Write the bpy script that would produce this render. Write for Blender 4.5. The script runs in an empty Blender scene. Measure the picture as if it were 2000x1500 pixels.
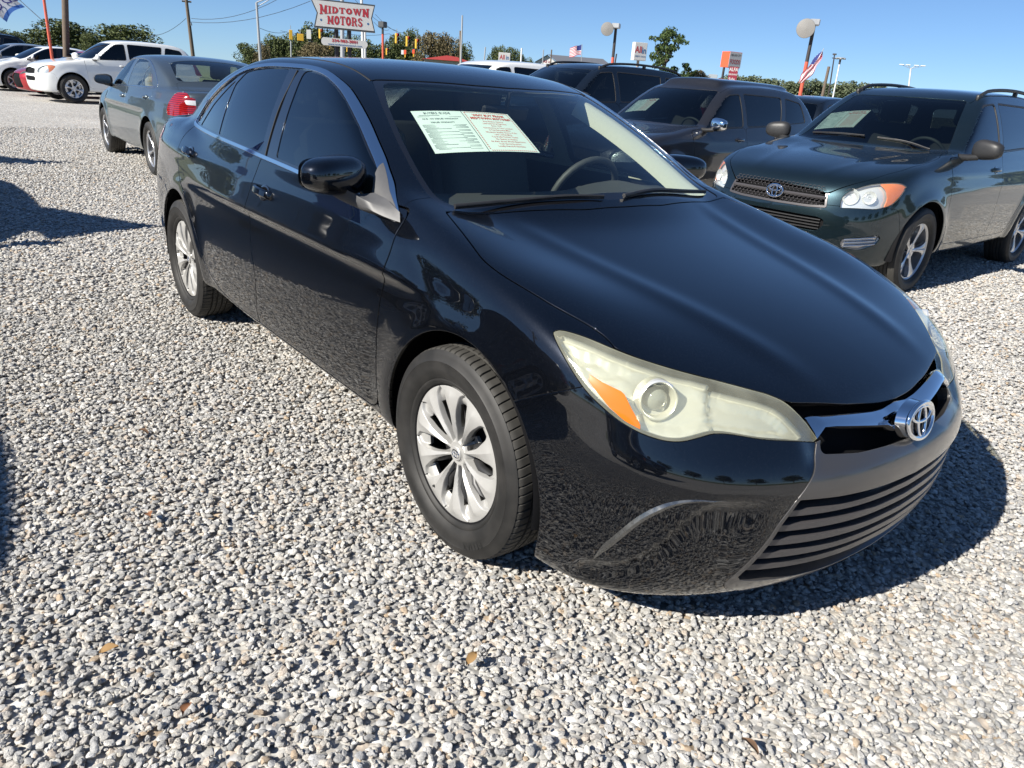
import bpy, math, random
import numpy as np
from mathutils import Matrix, Vector
random.seed(7); rng = np.random.default_rng(7)
SC = bpy.context.scene
# ---------------------------------------------------------------- camera
def cam_rot(yaw, pitch, roll):
    f = np.array([math.cos(yaw)*math.cos(pitch), math.sin(yaw)*math.cos(pitch), math.sin(pitch)])
    r = np.cross(f, [0, 0, 1]); r /= np.linalg.norm(r); u = np.cross(r, f)
    c, s = math.cos(roll), math.sin(roll)
    return c*r+s*u, s*r-c*u, f          # right, down, forward
CAM = np.array([1.6446, -2.0140, 1.3874])
r_, d_, f_ = cam_rot(2.455306, -0.385722, 0.073944)
cam = bpy.data.cameras.new('camera'); co = bpy.data.objects.new('camera', cam); SC.collection.objects.link(co)
co.matrix_world = Matrix(((r_[0], -d_[0], -f_[0], CAM[0]), (r_[1], -d_[1], -f_[1], CAM[1]), (r_[2], -d_[2], -f_[2], CAM[2]), (0, 0, 0, 1)))
cam.sensor_width = 36; cam.lens = 1433.9/2000*36; cam.clip_end = 3000; cam.clip_start = .05
SC.camera = co
# ---------------------------------------------------------------- light
SUN_AZ, SUN_EL = math.radians(268), math.radians(36.5)      # direction the sun stands in (from +x, ccw)
world = bpy.data.worlds.new('World'); SC.world = world; world.use_nodes = True
wn = world.node_tree; sky = wn.nodes.new('ShaderNodeTexSky'); sky.sky_type = 'NISHITA'; sky.sun_disc = False
sky.sun_elevation = SUN_EL; sky.sun_rotation = math.pi/2-SUN_AZ; sky.altitude = 0; sky.air_density = .6; sky.dust_density = 0; sky.ozone_density = 4
hs_ = wn.nodes.new('ShaderNodeMix'); hs_.data_type = 'RGBA'; hs_.blend_type = 'MULTIPLY'; hs_.inputs[0].default_value = 1; hs_.inputs[7].default_value = (.69, .875, 1.07, 1); gm_ = wn.nodes.new('ShaderNodeGamma'); gm_.inputs[1].default_value = .78
wn.links.new(sky.outputs[0], gm_.inputs[0]); wn.links.new(gm_.outputs[0], hs_.inputs[6]); wn.links.new(hs_.outputs[2], wn.nodes['Background'].inputs[0]); wn.nodes['Background'].inputs[1].default_value = .092
sl = bpy.data.lights.new('sun', 'SUN'); sl.energy = 5.0; sl.angle = math.radians(.53); sl.color = (1, .95, .86)
so = bpy.data.objects.new('sun', sl); SC.collection.objects.link(so)
sd = Vector((math.cos(SUN_AZ)*math.cos(SUN_EL), math.sin(SUN_AZ)*math.cos(SUN_EL), math.sin(SUN_EL)))
so.rotation_euler = sd.to_track_quat('Z', 'Y').to_euler(); so.location = (0, -8, 12)
vs = SC.view_settings; vs.view_transform = 'Standard'; vs.look = 'None'; vs.exposure = 0.88; vs.gamma = 1; vs.use_curve_mapping = False
SC.cycles.max_bounces = 8; SC.cycles.transparent_max_bounces = 12; SC.cycles.glossy_bounces = 4; SC.cycles.diffuse_bounces = 3
SC.cycles.caustics_reflective = False; SC.cycles.caustics_refractive = False
try: SC.cycles.use_denoising = True
except Exception: pass
class Spl:
    """C2 natural cubic through knots, linear outside"""
    def __init__(s,*k):
        k=sorted(k);s.x=np.array([a[0] for a in k],float);s.y=np.array([a[1] for a in k],float)
        n=len(k);h=np.diff(s.x);A=np.eye(n);b=np.zeros(n)
        for i in range(1,n-1):
            A[i,i-1]=h[i-1];A[i,i]=2*(h[i-1]+h[i]);A[i,i+1]=h[i]
            b[i]=6*((s.y[i+1]-s.y[i])/h[i]-(s.y[i]-s.y[i-1])/h[i-1])
        s.m=np.linalg.solve(A,b);s.h=h
    def __call__(s,q):
        q=np.asarray(q,float);x,y,m=s.x,s.y,s.m
        i=np.clip(np.searchsorted(x,q)-1,0,len(x)-2);h=s.h[i];a=(x[i+1]-q);b=(q-x[i])
        r=m[i]*a**3/(6*h)+m[i+1]*b**3/(6*h)+(y[i]/h-m[i]*h/6)*a+(y[i+1]/h-m[i+1]*h/6)*b
        s0=(y[1]-y[0])/s.h[0]-s.h[0]*m[1]/6;s1=(y[-1]-y[-2])/s.h[-1]+s.h[-1]*m[-2]/6
        r=np.where(q<x[0],y[0]+s0*(q-x[0]),r);return np.where(q>x[-1],y[-1]+s1*(q-x[-1]),r)
def smax(a,b,r):
    return .5*(a+b+np.sqrt((a-b)**2+r*r))-.5*r*.0
def smin(a,b,r): return -smax(-a,-b,r)
def sstep(a,b,x):
    t=np.clip((x-a)/(b-a),0,1);return t*t*t*(t*(6*t-15)+10)
def gauss(x,c,w): return np.exp(-((x-c)/w)**2)

def newton(F,V,it=3,e=2e-3,mx=.02):
    for _ in range(it):
        f=F(V);g=grad(F,V,e)
        st=-(f/np.maximum((g*g).sum(1),1e-3))[:,None]*g
        l=np.linalg.norm(st,axis=1,keepdims=True);st*=np.minimum(1,mx/np.maximum(l,1e-9));V=V+st
    return V
def grad(F,V,e=2e-3):
    g=np.empty_like(V)
    for k in range(3):
        d=np.zeros(3);d[k]=e;g[:,k]=(F(V+d)-F(V-d))/(2*e)
    return g
def surfnet(F,lo,hi,h):
    """naive surface nets on a box; returns V,T (outward)"""
    lo=np.array(lo,float);n=[int(np.ceil((hi[k]-lo[k])/h))+1 for k in range(3)]
    ax=[lo[k]+h*np.arange(n[k]) for k in range(3)]
    G=np.empty(n,np.float32)
    for i in range(n[0]):
        Y,Z=np.meshgrid(ax[1],ax[2],indexing='ij')
        P=np.stack([np.full(Y.size,ax[0][i]),Y.ravel(),Z.ravel()],1)
        G[i]=F(P).reshape(n[1],n[2])
    S=G<0
    c=np.zeros([m-1 for m in n],np.int8)
    for a in (0,1):
        for b in (0,1):
            for d in (0,1): c+=S[a:n[0]-1+a,b:n[1]-1+b,d:n[2]-1+d]
    act=(c>0)&(c<8);idx=-np.ones(act.shape,int);ii=np.argwhere(act);idx[act]=np.arange(len(ii))
    acc=np.zeros((len(ii),3));cnt=np.zeros(len(ii))
    corners=[(a,b,d) for a in (0,1) for b in (0,1) for d in (0,1)]
    for p in range(8):
        for q in range(p+1,8):
            A=np.array(corners[p]);B=np.array(corners[q])
            if abs(A-B).sum()!=1: continue
            ia=ii+A;ib=ii+B;ga=G[ia[:,0],ia[:,1],ia[:,2]];gb=G[ib[:,0],ib[:,1],ib[:,2]]
            m=(ga<0)!=(gb<0);t=np.where(m,ga/np.where(m,ga-gb,1),0)
            acc[m]+=(A+(B-A)*t[:,None])[m];cnt[m]+=1
    V=lo+h*(ii+acc/cnt[:,None])
    T=[]
    for k in range(3):
        u,v=(k+1)%3,(k+2)%3
        sl=[slice(None)]*3;sl2=[slice(None)]*3;sl[k]=slice(0,n[k]-1);sl2[k]=slice(1,n[k])
        ch=np.argwhere(S[tuple(sl)]!=S[tuple(sl2)])
        ok=(ch[:,u]>0)&(ch[:,v]>0)&(ch[:,u]<n[u]-1)&(ch[:,v]<n[v]-1);ch=ch[ok]
        eu=np.zeros(3,int);eu[u]=1;ev=np.zeros(3,int);ev[v]=1
        q=[ch-eu-ev,ch-ev,ch,ch-eu];Q=np.stack([idx[a[:,0],a[:,1],a[:,2]] for a in q],1)
        ins=S[ch[:,0],ch[:,1],ch[:,2]]
        Q[~ins]=Q[~ins][:,::-1];T.append(Q)
    Q=np.concatenate(T)
    return V,Q
class M:
    """triangle mesh with vertex normals"""
    def __init__(s,V,N,T): s.V,s.N,s.T=V,N,T
    def clip(s,phi):
        """keep phi<0"""
        T=s.T
        if len(T)==0: return s
        ins=phi<0;c=ins[T].sum(1)
        keep=T[c==3];mix=T[(c>0)&(c<3)]
        if len(mix)==0: return M(s.V,s.N,keep).compact()
        E=[];
        def edge(a,b):
            return np.minimum(a,b)*len(s.V)+np.maximum(a,b)
        # rotate so that the odd vertex is first
        I=ins[mix];one=I.sum(1)==1
        odd=np.where(one,np.argmax(I,1),np.argmin(I,1))
        r=np.arange(len(mix));a=mix[r,odd];b=mix[r,(odd+1)%3];d=mix[r,(odd+2)%3]
        k1=edge(a,b);k2=edge(a,d);ks,inv=np.unique(np.r_[k1,k2],return_inverse=True)
        va=ks//len(s.V);vb=ks%len(s.V);t=phi[va]/(phi[va]-phi[vb]);t=np.clip(t,.0,1.)[:,None]
        NV=s.V[va]*(1-t)+s.V[vb]*t;NN=s.N[va]*(1-t)+s.N[vb]*t;NN/=np.linalg.norm(NN,axis=1,keepdims=True)+1e-12
        base=len(s.V);e1=base+inv[:len(mix)];e2=base+inv[len(mix):]
        t1=np.stack([a,e1,e2],1)[one]
        o=~one
        t2=np.stack([e1,b,d],1)[o];t3=np.stack([e1,d,e2],1)[o]
        return M(np.r_[s.V,NV],np.r_[s.N,NN],np.r_[keep,t1,t2,t3]).compact()
    def compact(s):
        T=s.T[(s.T[:,0]!=s.T[:,1])&(s.T[:,1]!=s.T[:,2])&(s.T[:,0]!=s.T[:,2])]
        if len(T)==0: return M(np.zeros((0,3)),np.zeros((0,3)),np.zeros((0,3),int))
        u,inv=np.unique(T,return_inverse=True);return M(s.V[u],s.N[u],inv.reshape(-1,3))
    def weld(s,eps=1e-5):
        k=np.round(s.V/eps).astype(np.int64);_,i,inv=np.unique(k,axis=0,return_index=True,return_inverse=True)
        return M(s.V[i],s.N[i],inv.reshape(-1)[s.T]).compact()
    def main(s,frac=.2):
        """drop stray islands much smaller than the largest one"""
        if len(s.T)==0:return s
        w=s.weld(1e-5);L=np.arange(len(w.V))
        while True:
            m=L[w.T].min(1);n=L.copy()
            for k in range(3): np.minimum.at(n,w.T[:,k],m)
            n=n[n]
            if (n==L).all():break
            L=n
        c=L[w.T[:,0]];u,inv,k=np.unique(c,return_inverse=True,return_counts=True);return w.sel(k[inv]>=frac*k.max())
    def sel(s,mask): return M(s.V,s.N,s.T[mask]).compact()
    def mirror(s):
        f=np.array([1,-1,1.]);return M(s.V*f,s.N*f,s.T[:,::-1])
    def __add__(s,o): return M(np.r_[s.V,o.V],np.r_[s.N,o.N],np.r_[s.T,o.T+len(s.V)])
    def offset(s,d): return M(s.V+s.N*d,s.N,s.T)
    def boundary(s):
        e=np.r_[s.T[:,[0,1]],s.T[:,[1,2]],s.T[:,[2,0]]];k=np.sort(e,1)
        key=k[:,0]*len(s.V)+k[:,1];u,i,c=np.unique(key,return_index=True,return_counts=True)
        return e[i[c==1]]
    def rim(s,depth=.012,rnd=.0015,mid=True,dirn=None):
        """turn the free edges inwards; the midline y=0 stays open"""
        if len(s.T)==0:return s
        b=s.boundary()
        if mid: b=b[~((abs(s.V[b[:,0],1])<1e-5)&(abs(s.V[b[:,1],1])<1e-5))]
        if len(b)==0:return s
        vs,inv=np.unique(b,return_inverse=True);inv=inv.reshape(-1,2)
        # outward tangent
        t=np.zeros((len(vs),3));ed=s.V[b[:,1]]-s.V[b[:,0]];nn=s.N[b[:,0]]+s.N[b[:,1]]
        o=np.cross(ed,nn);np.add.at(t,inv[:,0],o);np.add.at(t,inv[:,1],o);t/=np.linalg.norm(t,axis=1,keepdims=True)+1e-12
        n0=len(s.V);k=len(vs);N=s.N[vs];dn=-N if dirn is None else np.tile(dirn,(k,1))
        A=s.V[vs]+t*rnd*.8-N*rnd*.35;B=s.V[vs]+t*rnd+dn*rnd*1.2;C=s.V[vs]+t*rnd+dn*depth
        nA=N+t;nA/=np.linalg.norm(nA,axis=1,keepdims=True)+1e-12
        V=np.r_[s.V,A,B,C];NN=np.r_[s.N,nA,t,t]
        T=[s.T]
        L=[b,n0+inv,n0+k+inv,n0+2*k+inv]
        for p,q in zip(L[:-1],L[1:]):
            T+= [np.stack([p[:,1],p[:,0],q[:,0]],1),np.stack([p[:,1],q[:,0],q[:,1]],1)]
        return M(V,NN,np.concatenate(T))
def rounded(P,r=.02,n=5):
    """closed polygon with rounded corners; point (x,y[,r])"""
    out=[];m=len(P)
    for i in range(m):
        p=np.array(P[i][:2],float);a=np.array(P[i-1][:2],float);b=np.array(P[(i+1)%m][:2],float)
        rr=P[i][2] if len(P[i])>2 else r
        da=np.linalg.norm(a-p);db=np.linalg.norm(b-p);l=min(rr,da*.48,db*.48)
        if l<1e-4: out.append(p);continue
        s=p+(a-p)/da*l;e=p+(b-p)/db*l
        for k in range(n+1):
            t=k/n;out.append((1-t)**2*s+2*t*(1-t)*p+t*t*e)
    return np.array(out)
def smooth_closed(P,n=6,corners=()):
    """Catmull-Rom through closed points, optional hard corners (indices)"""
    P=np.array(P,float);m=len(P);out=[]
    for i in range(m):
        p0,p1,p2,p3=P[i-1],P[i],P[(i+1)%m],P[(i+2)%m]
        if i in corners:p0=2*p1-p2
        if (i+1)%m in corners:p3=2*p2-p1
        for k in range(n):
            t=k/n;out.append(.5*((2*p1)+(p2-p0)*t+(2*p0-5*p1+4*p2-p3)*t*t+(3*p1-p0-3*p2+p3)*t**3))
    return np.array(out)
def smooth_open(P,n=6):
    P=np.array(P,float);Q=np.vstack([2*P[0]-P[1],P,2*P[-1]-P[-2]]);out=[]
    for i in range(1,len(Q)-2):
        p0,p1,p2,p3=Q[i-1],Q[i],Q[i+1],Q[i+2]
        for k in range(n):
            t=k/n;out.append(.5*((2*p1)+(p2-p0)*t+(2*p0-5*p1+4*p2-p3)*t*t+(3*p1-p0-3*p2+p3)*t**3))
    out.append(P[-1]);return np.array(out)
def sdpoly(Q,P,far=.06):
    """signed distance (neg. inside) of points Q (n,2) to polygon P"""
    out=np.full(len(Q),.5);lo=P.min(0)-far;hi=P.max(0)+far
    m=((Q>lo)&(Q<hi)).all(1);q=Q[m]
    if len(q)==0:return out
    A=P;B=np.roll(P,-1,0);d=np.full(len(q),1e9);ins=np.zeros(len(q),bool)
    for a,b in zip(A,B):
        e=b-a;l=e@e
        if l<1e-14:continue
        w=q-a;t=np.clip((w@e)/l,0,1);dd=((w-t[:,None]*e)**2).sum(1);d=np.minimum(d,dd)
        c=((a[1]>q[:,1])!=(b[1]>q[:,1]))
        if a[1]!=b[1]: ins^=c&(q[:,0]<(b[0]-a[0])*(q[:,1]-a[1])/(b[1]-a[1])+a[0])
    out[m]=np.where(ins,-1,1)*np.sqrt(d);return out
# ---------------------------------------------------------------- materials
def nmat(name):
    m = bpy.data.materials.new(name); m.use_nodes = True; nt = m.node_tree; b = nt.nodes['Principled BSDF']
    return m, nt, b
def mat(name, col, rough=.5, metal=0., coat=0., spec=.5, coat_r=.03):
    m, nt, b = nmat(name); b.inputs['Base Color'].default_value = (*col, 1); b.inputs['Roughness'].default_value = rough
    b.inputs['Metallic'].default_value = metal; b.inputs['Coat Weight'].default_value = coat; b.inputs['Coat Roughness'].default_value = coat_r
    b.inputs['Specular IOR Level'].default_value = spec
    return m
def noisy(m, scale, amt, bump=0., rough_amt=0., coord='Object', detail=4):
    """small-scale colour, roughness and height variation of a plain material"""
    nt = m.node_tree; b = nt.nodes['Principled BSDF']; tc = nt.nodes.new('ShaderNodeTexCoord'); n = nt.nodes.new('ShaderNodeTexNoise')
    n.inputs['Scale'].default_value = scale; n.inputs['Detail'].default_value = detail; nt.links.new(tc.outputs[coord], n.inputs['Vector'])
    col = list(b.inputs['Base Color'].default_value)
    mx = nt.nodes.new('ShaderNodeMix'); mx.data_type = 'RGBA'; nt.links.new(n.outputs['Fac'], mx.inputs[0])
    mx.inputs[6].default_value = [c*(1-amt) for c in col[:3]]+[1]; mx.inputs[7].default_value = [min(1, c*(1+amt)) for c in col[:3]]+[1]
    nt.links.new(mx.outputs[2], b.inputs['Base Color'])
    if rough_amt:
        r = b.inputs['Roughness'].default_value; mr = nt.nodes.new('ShaderNodeMapRange'); nt.links.new(n.outputs['Fac'], mr.inputs[0])
        mr.inputs[1].default_value = .3; mr.inputs[2].default_value = .7; mr.inputs[3].default_value = r-rough_amt; mr.inputs[4].default_value = r+rough_amt
        nt.links.new(mr.outputs[0], b.inputs['Roughness'])
    if bump:
        bp = nt.nodes.new('ShaderNodeBump'); bp.inputs['Strength'].default_value = 1; bp.inputs['Distance'].default_value = bump
        nt.links.new(n.outputs['Fac'], bp.inputs['Height']); nt.links.new(bp.outputs[0], b.inputs['Normal'])
    return m
def paint(name, col, metal=.55, rough=.38, dust=.02):
    """metallic paint under clear coat with flakes and a thin film of dust"""
    m, nt, b = nmat(name); tc = nt.nodes.new('ShaderNodeTexCoord')
    v = nt.nodes.new('ShaderNodeTexVoronoi'); v.inputs['Scale'].default_value = 900; nt.links.new(tc.outputs['Object'], v.inputs['Vector'])
    sp = nt.nodes.new('ShaderNodeSeparateColor'); nt.links.new(v.outputs['Color'], sp.inputs[0])
    mr = nt.nodes.new('ShaderNodeMapRange'); nt.links.new(sp.outputs[0], mr.inputs[0]); mr.inputs[1].default_value = .93; mr.inputs[2].default_value = 1
    mr.inputs[3].default_value = 0; mr.inputs[4].default_value = .25
    mx = nt.nodes.new('ShaderNodeMix'); mx.data_type = 'RGBA'; nt.links.new(mr.outputs[0], mx.inputs[0])
    mx.inputs[6].default_value = (*col, 1); mx.inputs[7].default_value = tuple(min(1, c*5+.06) for c in col)+(1,)
    n = nt.nodes.new('ShaderNodeTexNoise'); n.inputs['Scale'].default_value = 2.2; n.inputs['Detail'].default_value = 8; n.inputs['Roughness'].default_value = .7
    nt.links.new(tc.outputs['Object'], n.inputs['Vector'])
    m2 = nt.nodes.new('ShaderNodeMapRange'); nt.links.new(n.outputs['Fac'], m2.inputs[0]); m2.inputs[1].default_value = .35; m2.inputs[2].default_value = .8
    m2.inputs[3].default_value = dust*.3; m2.inputs[4].default_value = dust
    ds = nt.nodes.new('ShaderNodeMix'); ds.data_type = 'RGBA'; nt.links.new(m2.outputs[0], ds.inputs[0]); nt.links.new(mx.outputs[2], ds.inputs[6]); ds.inputs[7].default_value = (.42, .38, .33, 1)
    nt.links.new(ds.outputs[2], b.inputs['Base Color'])
    b.inputs['Metallic'].default_value = metal; b.inputs['Roughness'].default_value = rough
    b.inputs['Coat Weight'].default_value = 1; b.inputs['Coat Roughness'].default_value = .012; b.inputs['Coat IOR'].default_value = 1.68; b.inputs['Specular IOR Level'].default_value = .15
    return m
def glass(name, tint, refl=1., ior=1.52, diff=0., diffc=(.6, .65, .55)):
    """thin window glass: tinted see-through plus mirror reflection growing with the angle"""
    m = bpy.data.materials.new(name); m.use_nodes = True; nt = m.node_tree; nt.nodes.clear()
    o = nt.nodes.new('ShaderNodeOutputMaterial'); t = nt.nodes.new('ShaderNodeBsdfTransparent'); g = nt.nodes.new('ShaderNodeBsdfGlossy')
    t.inputs[0].default_value = (*tint, 1); g.inputs['Roughness'].default_value = 0.0; g.inputs[0].default_value = (1, 1, 1, 1)
    f = nt.nodes.new('ShaderNodeFresnel'); ge = nt.nodes.new('ShaderNodeNewGeometry'); io = nt.nodes.new('ShaderNodeMapRange'); io.inputs[3].default_value = ior; io.inputs[4].default_value = 1/ior; nt.links.new(ge.outputs['Backfacing'], io.inputs[0]); nt.links.new(io.outputs[0], f.inputs[0]); mu = nt.nodes.new('ShaderNodeMath'); mu.operation = 'MULTIPLY'; mu.use_clamp = True
    nt.links.new(f.outputs[0], mu.inputs[0]); mu.inputs[1].default_value = refl
    x = nt.nodes.new('ShaderNodeMixShader'); nt.links.new(mu.outputs[0], x.inputs[0])
    if diff:
        d = nt.nodes.new('ShaderNodeBsdfDiffuse'); d.inputs[0].default_value = (*diffc, 1); y = nt.nodes.new('ShaderNodeMixShader'); y.inputs[0].default_value = diff
        n = nt.nodes.new('ShaderNodeTexNoise'); n.inputs['Scale'].default_value = 9; n.inputs['Detail'].default_value = 6; tc = nt.nodes.new('ShaderNodeTexCoord'); nt.links.new(tc.outputs['Object'], n.inputs['Vector'])
        mr = nt.nodes.new('ShaderNodeMapRange'); nt.links.new(n.outputs['Fac'], mr.inputs[0]); mr.inputs[1].default_value = .3; mr.inputs[2].default_value = .7
        mr.inputs[3].default_value = diff*.65; mr.inputs[4].default_value = min(1, diff*1.35); nt.links.new(mr.outputs[0], y.inputs[0])
        nt.links.new(t.outputs[0], y.inputs[1]); nt.links.new(d.outputs[0], y.inputs[2]); nt.links.new(y.outputs[0], x.inputs[1]); g.inputs['Roughness'].default_value = .06
    else: nt.links.new(t.outputs[0], x.inputs[1])
    nt.links.new(g.outputs[0], x.inputs[2]); nt.links.new(x.outputs[0], o.inputs[0]); return m
BLACK = paint('black_paint', (.0028, .004, .0072), .7, .32, .003)
TRIM = noisy(mat('black_plastic', (.022, .022, .023), .48), 60, .25, .0004)
GBLACK = mat('gloss_black', (.006, .006, .007), .06, coat=1)
DARK = mat('underbody_black', (.008, .008, .009), .8, spec=.1)
SAIL = noisy(mat('weathered_plastic', (.075, .075, .078), .5), 40, .2, .0003)
RUBBER = mat('seal_rubber', (.015, .015, .015), .6)
CHROME = mat('chrome', (.86, .87, .89), .05, 1)
SATIN = mat('satin_trim', (.55, .55, .55), .22, 1)
GARN = mat('charcoal_garnish', (.075, .072, .072), .30, .5, coat=.8, coat_r=.10)
SLATM = mat('slat_plastic', (.075, .07, .072), .35, .3, coat=.3, coat_r=.2)
SILVER = noisy(mat('wheel_silver', (.40, .395, .38), .42, .3), 30, .12)
ALLOY = mat('alloy', (.62, .62, .63), .28, .85)
BRAKE = mat('brake_steel', (.05, .05, .052), .45, .6)
HAZED = glass('hazed_lens', (.93, .93, .82), 1.3, 1.5, .14, (.92, .92, .70))
LENS = glass('clear_lens', (.93, .95, .95), 1., 1.5, .10, (.7, .72, .7))
REFL = mat('reflector', (.92, .92, .88), .22, .6)
AMBER = mat('amber', (.74, .15, .004), .3, .0, coat=1)
RED = mat('red_lens', (.24, .006, .006), .16, .0, coat=1)
_n = RED.node_tree; _tc = _n.nodes.new('ShaderNodeTexCoord'); _w = _n.nodes.new('ShaderNodeTexWave'); _w.bands_direction = 'Z'; _w.inputs['Scale'].default_value = 14; _w.inputs['Distortion'].default_value = .3
_n.links.new(_tc.outputs['Object'], _w.inputs['Vector']); _m = _n.nodes.new('ShaderNodeMix'); _m.data_type = 'RGBA'; _m.inputs[6].default_value = (.10, .002, .004, 1); _m.inputs[7].default_value = (.34, .010, .008, 1)
_n.links.new(_w.outputs['Fac'], _m.inputs[0]); _n.links.new(_m.outputs[2], _n.nodes['Principled BSDF'].inputs['Base Color'])
CLEARW = mat('clear_white_lens', (.75, .75, .76), .2, .2, coat=1)
WSG = glass('windshield_glass', (.80, .86, .83), 1.05)
SIDEG = glass('tinted_glass', (.10, .12, .12), 1.6)
GREYG = glass('privacy_glass', (.055, .06, .065), 1.3)
CREAM = noisy(mat('cream_trim', (.52, .51, .40), .7), 90, .06)
CLOTH = noisy(mat('grey_seat_cloth', (.24, .23, .205), .9), 120, .15, .0005)
DASH = noisy(mat('dash_vinyl', (.05, .052, .05), .6), 150, .2, .0003)
# tyre
TYRE, nt, b = nmat('tyre_rubber'); b.inputs['Roughness'].default_value = .62
tc = nt.nodes.new('ShaderNodeTexCoord'); n = nt.nodes.new('ShaderNodeTexNoise'); n.inputs['Scale'].default_value = 14; n.inputs['Detail'].default_value = 8; nt.links.new(tc.outputs['Object'], n.inputs['Vector'])
cr = nt.nodes.new('ShaderNodeValToRGB'); nt.links.new(n.outputs['Fac'], cr.inputs[0]); cr.color_ramp.elements[0].color = (.007, .0068, .0065, 1); cr.color_ramp.elements[1].color = (.024, .0225, .021, 1)
cr.color_ramp.elements[0].position = .35; cr.color_ramp.elements[1].position = .75
nt.links.new(cr.outputs[0], b.inputs['Base Color'])
TREAD = noisy(mat('tyre_tread', (.038, .036, .032), .75), 40, .35)

WSD = glass('dark_windshield', (.36, .42, .41), 1.15)
DCLOTH = noisy(mat('dark_seat_cloth', (.035, .034, .034), .9), 120, .15, .0005)
PAPER = mat('pale_green_paper', (.76, .86, .78), .8); INK = mat('print_grey', (.16, .20, .20), .8); INKR = mat('print_red', (.62, .06, .03), .8)
# ---------------------------------------------------------------- object helpers
COL = SC.collection
def link(name, me, m=None, parent=None, label=None, kind=None):
    if m is not None: me.materials.append(m)
    o = bpy.data.objects.new(name, me); COL.objects.link(o)
    if parent is not None: o.parent = parent
    if label: o['label'] = label
    if kind: o['kind'] = kind
    return o
def fromM(name, m, material, parent=None, flat=False, **k):
    me = bpy.data.meshes.new(name)
    n = len(m.T); me.vertices.add(len(m.V)); me.vertices.foreach_set('co', m.V.astype(np.float32).ravel())
    me.loops.add(n*3); me.loops.foreach_set('vertex_index', m.T.astype(np.int32).ravel())
    me.polygons.add(n); me.polygons.foreach_set('loop_start', np.arange(0, n*3, 3, dtype=np.int32)); me.polygons.foreach_set('loop_total', np.full(n, 3, np.int32))
    me.update(); me.validate()
    if not flat:
        me.polygons.foreach_set('use_smooth', np.ones(len(me.polygons), bool))
        if len(me.vertices) == len(m.N): me.normals_split_custom_set_from_vertices(m.N.tolist())
    return link(name, me, material, parent, **k)
def frompy(name, V, Fc, material=None, parent=None, smooth=False, **k):
    me = bpy.data.meshes.new(name); me.from_pydata([tuple(v) for v in V], [], [tuple(f) for f in Fc]); me.validate()
    if smooth is True: me.shade_smooth()
    elif smooth:
        me.shade_smooth()
        try: me.set_sharp_from_angle(angle=math.radians(smooth))
        except Exception: pass
    return link(name, me, material, parent, **k)
def empty(name, loc, rz=0, label=None, cat=None, group=None):
    o = bpy.data.objects.new(name, None); COL.objects.link(o); o.location = loc; o.rotation_euler = (0, 0, rz); o.empty_display_size = .2
    tag(o, label, cat, group); return o
def tag(o, label=None, cat=None, group=None, kind=None):
    if label: o['label'] = label
    if cat: o['category'] = cat
    if group: o['group'] = group
    if kind: o['kind'] = kind
    return o
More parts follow.
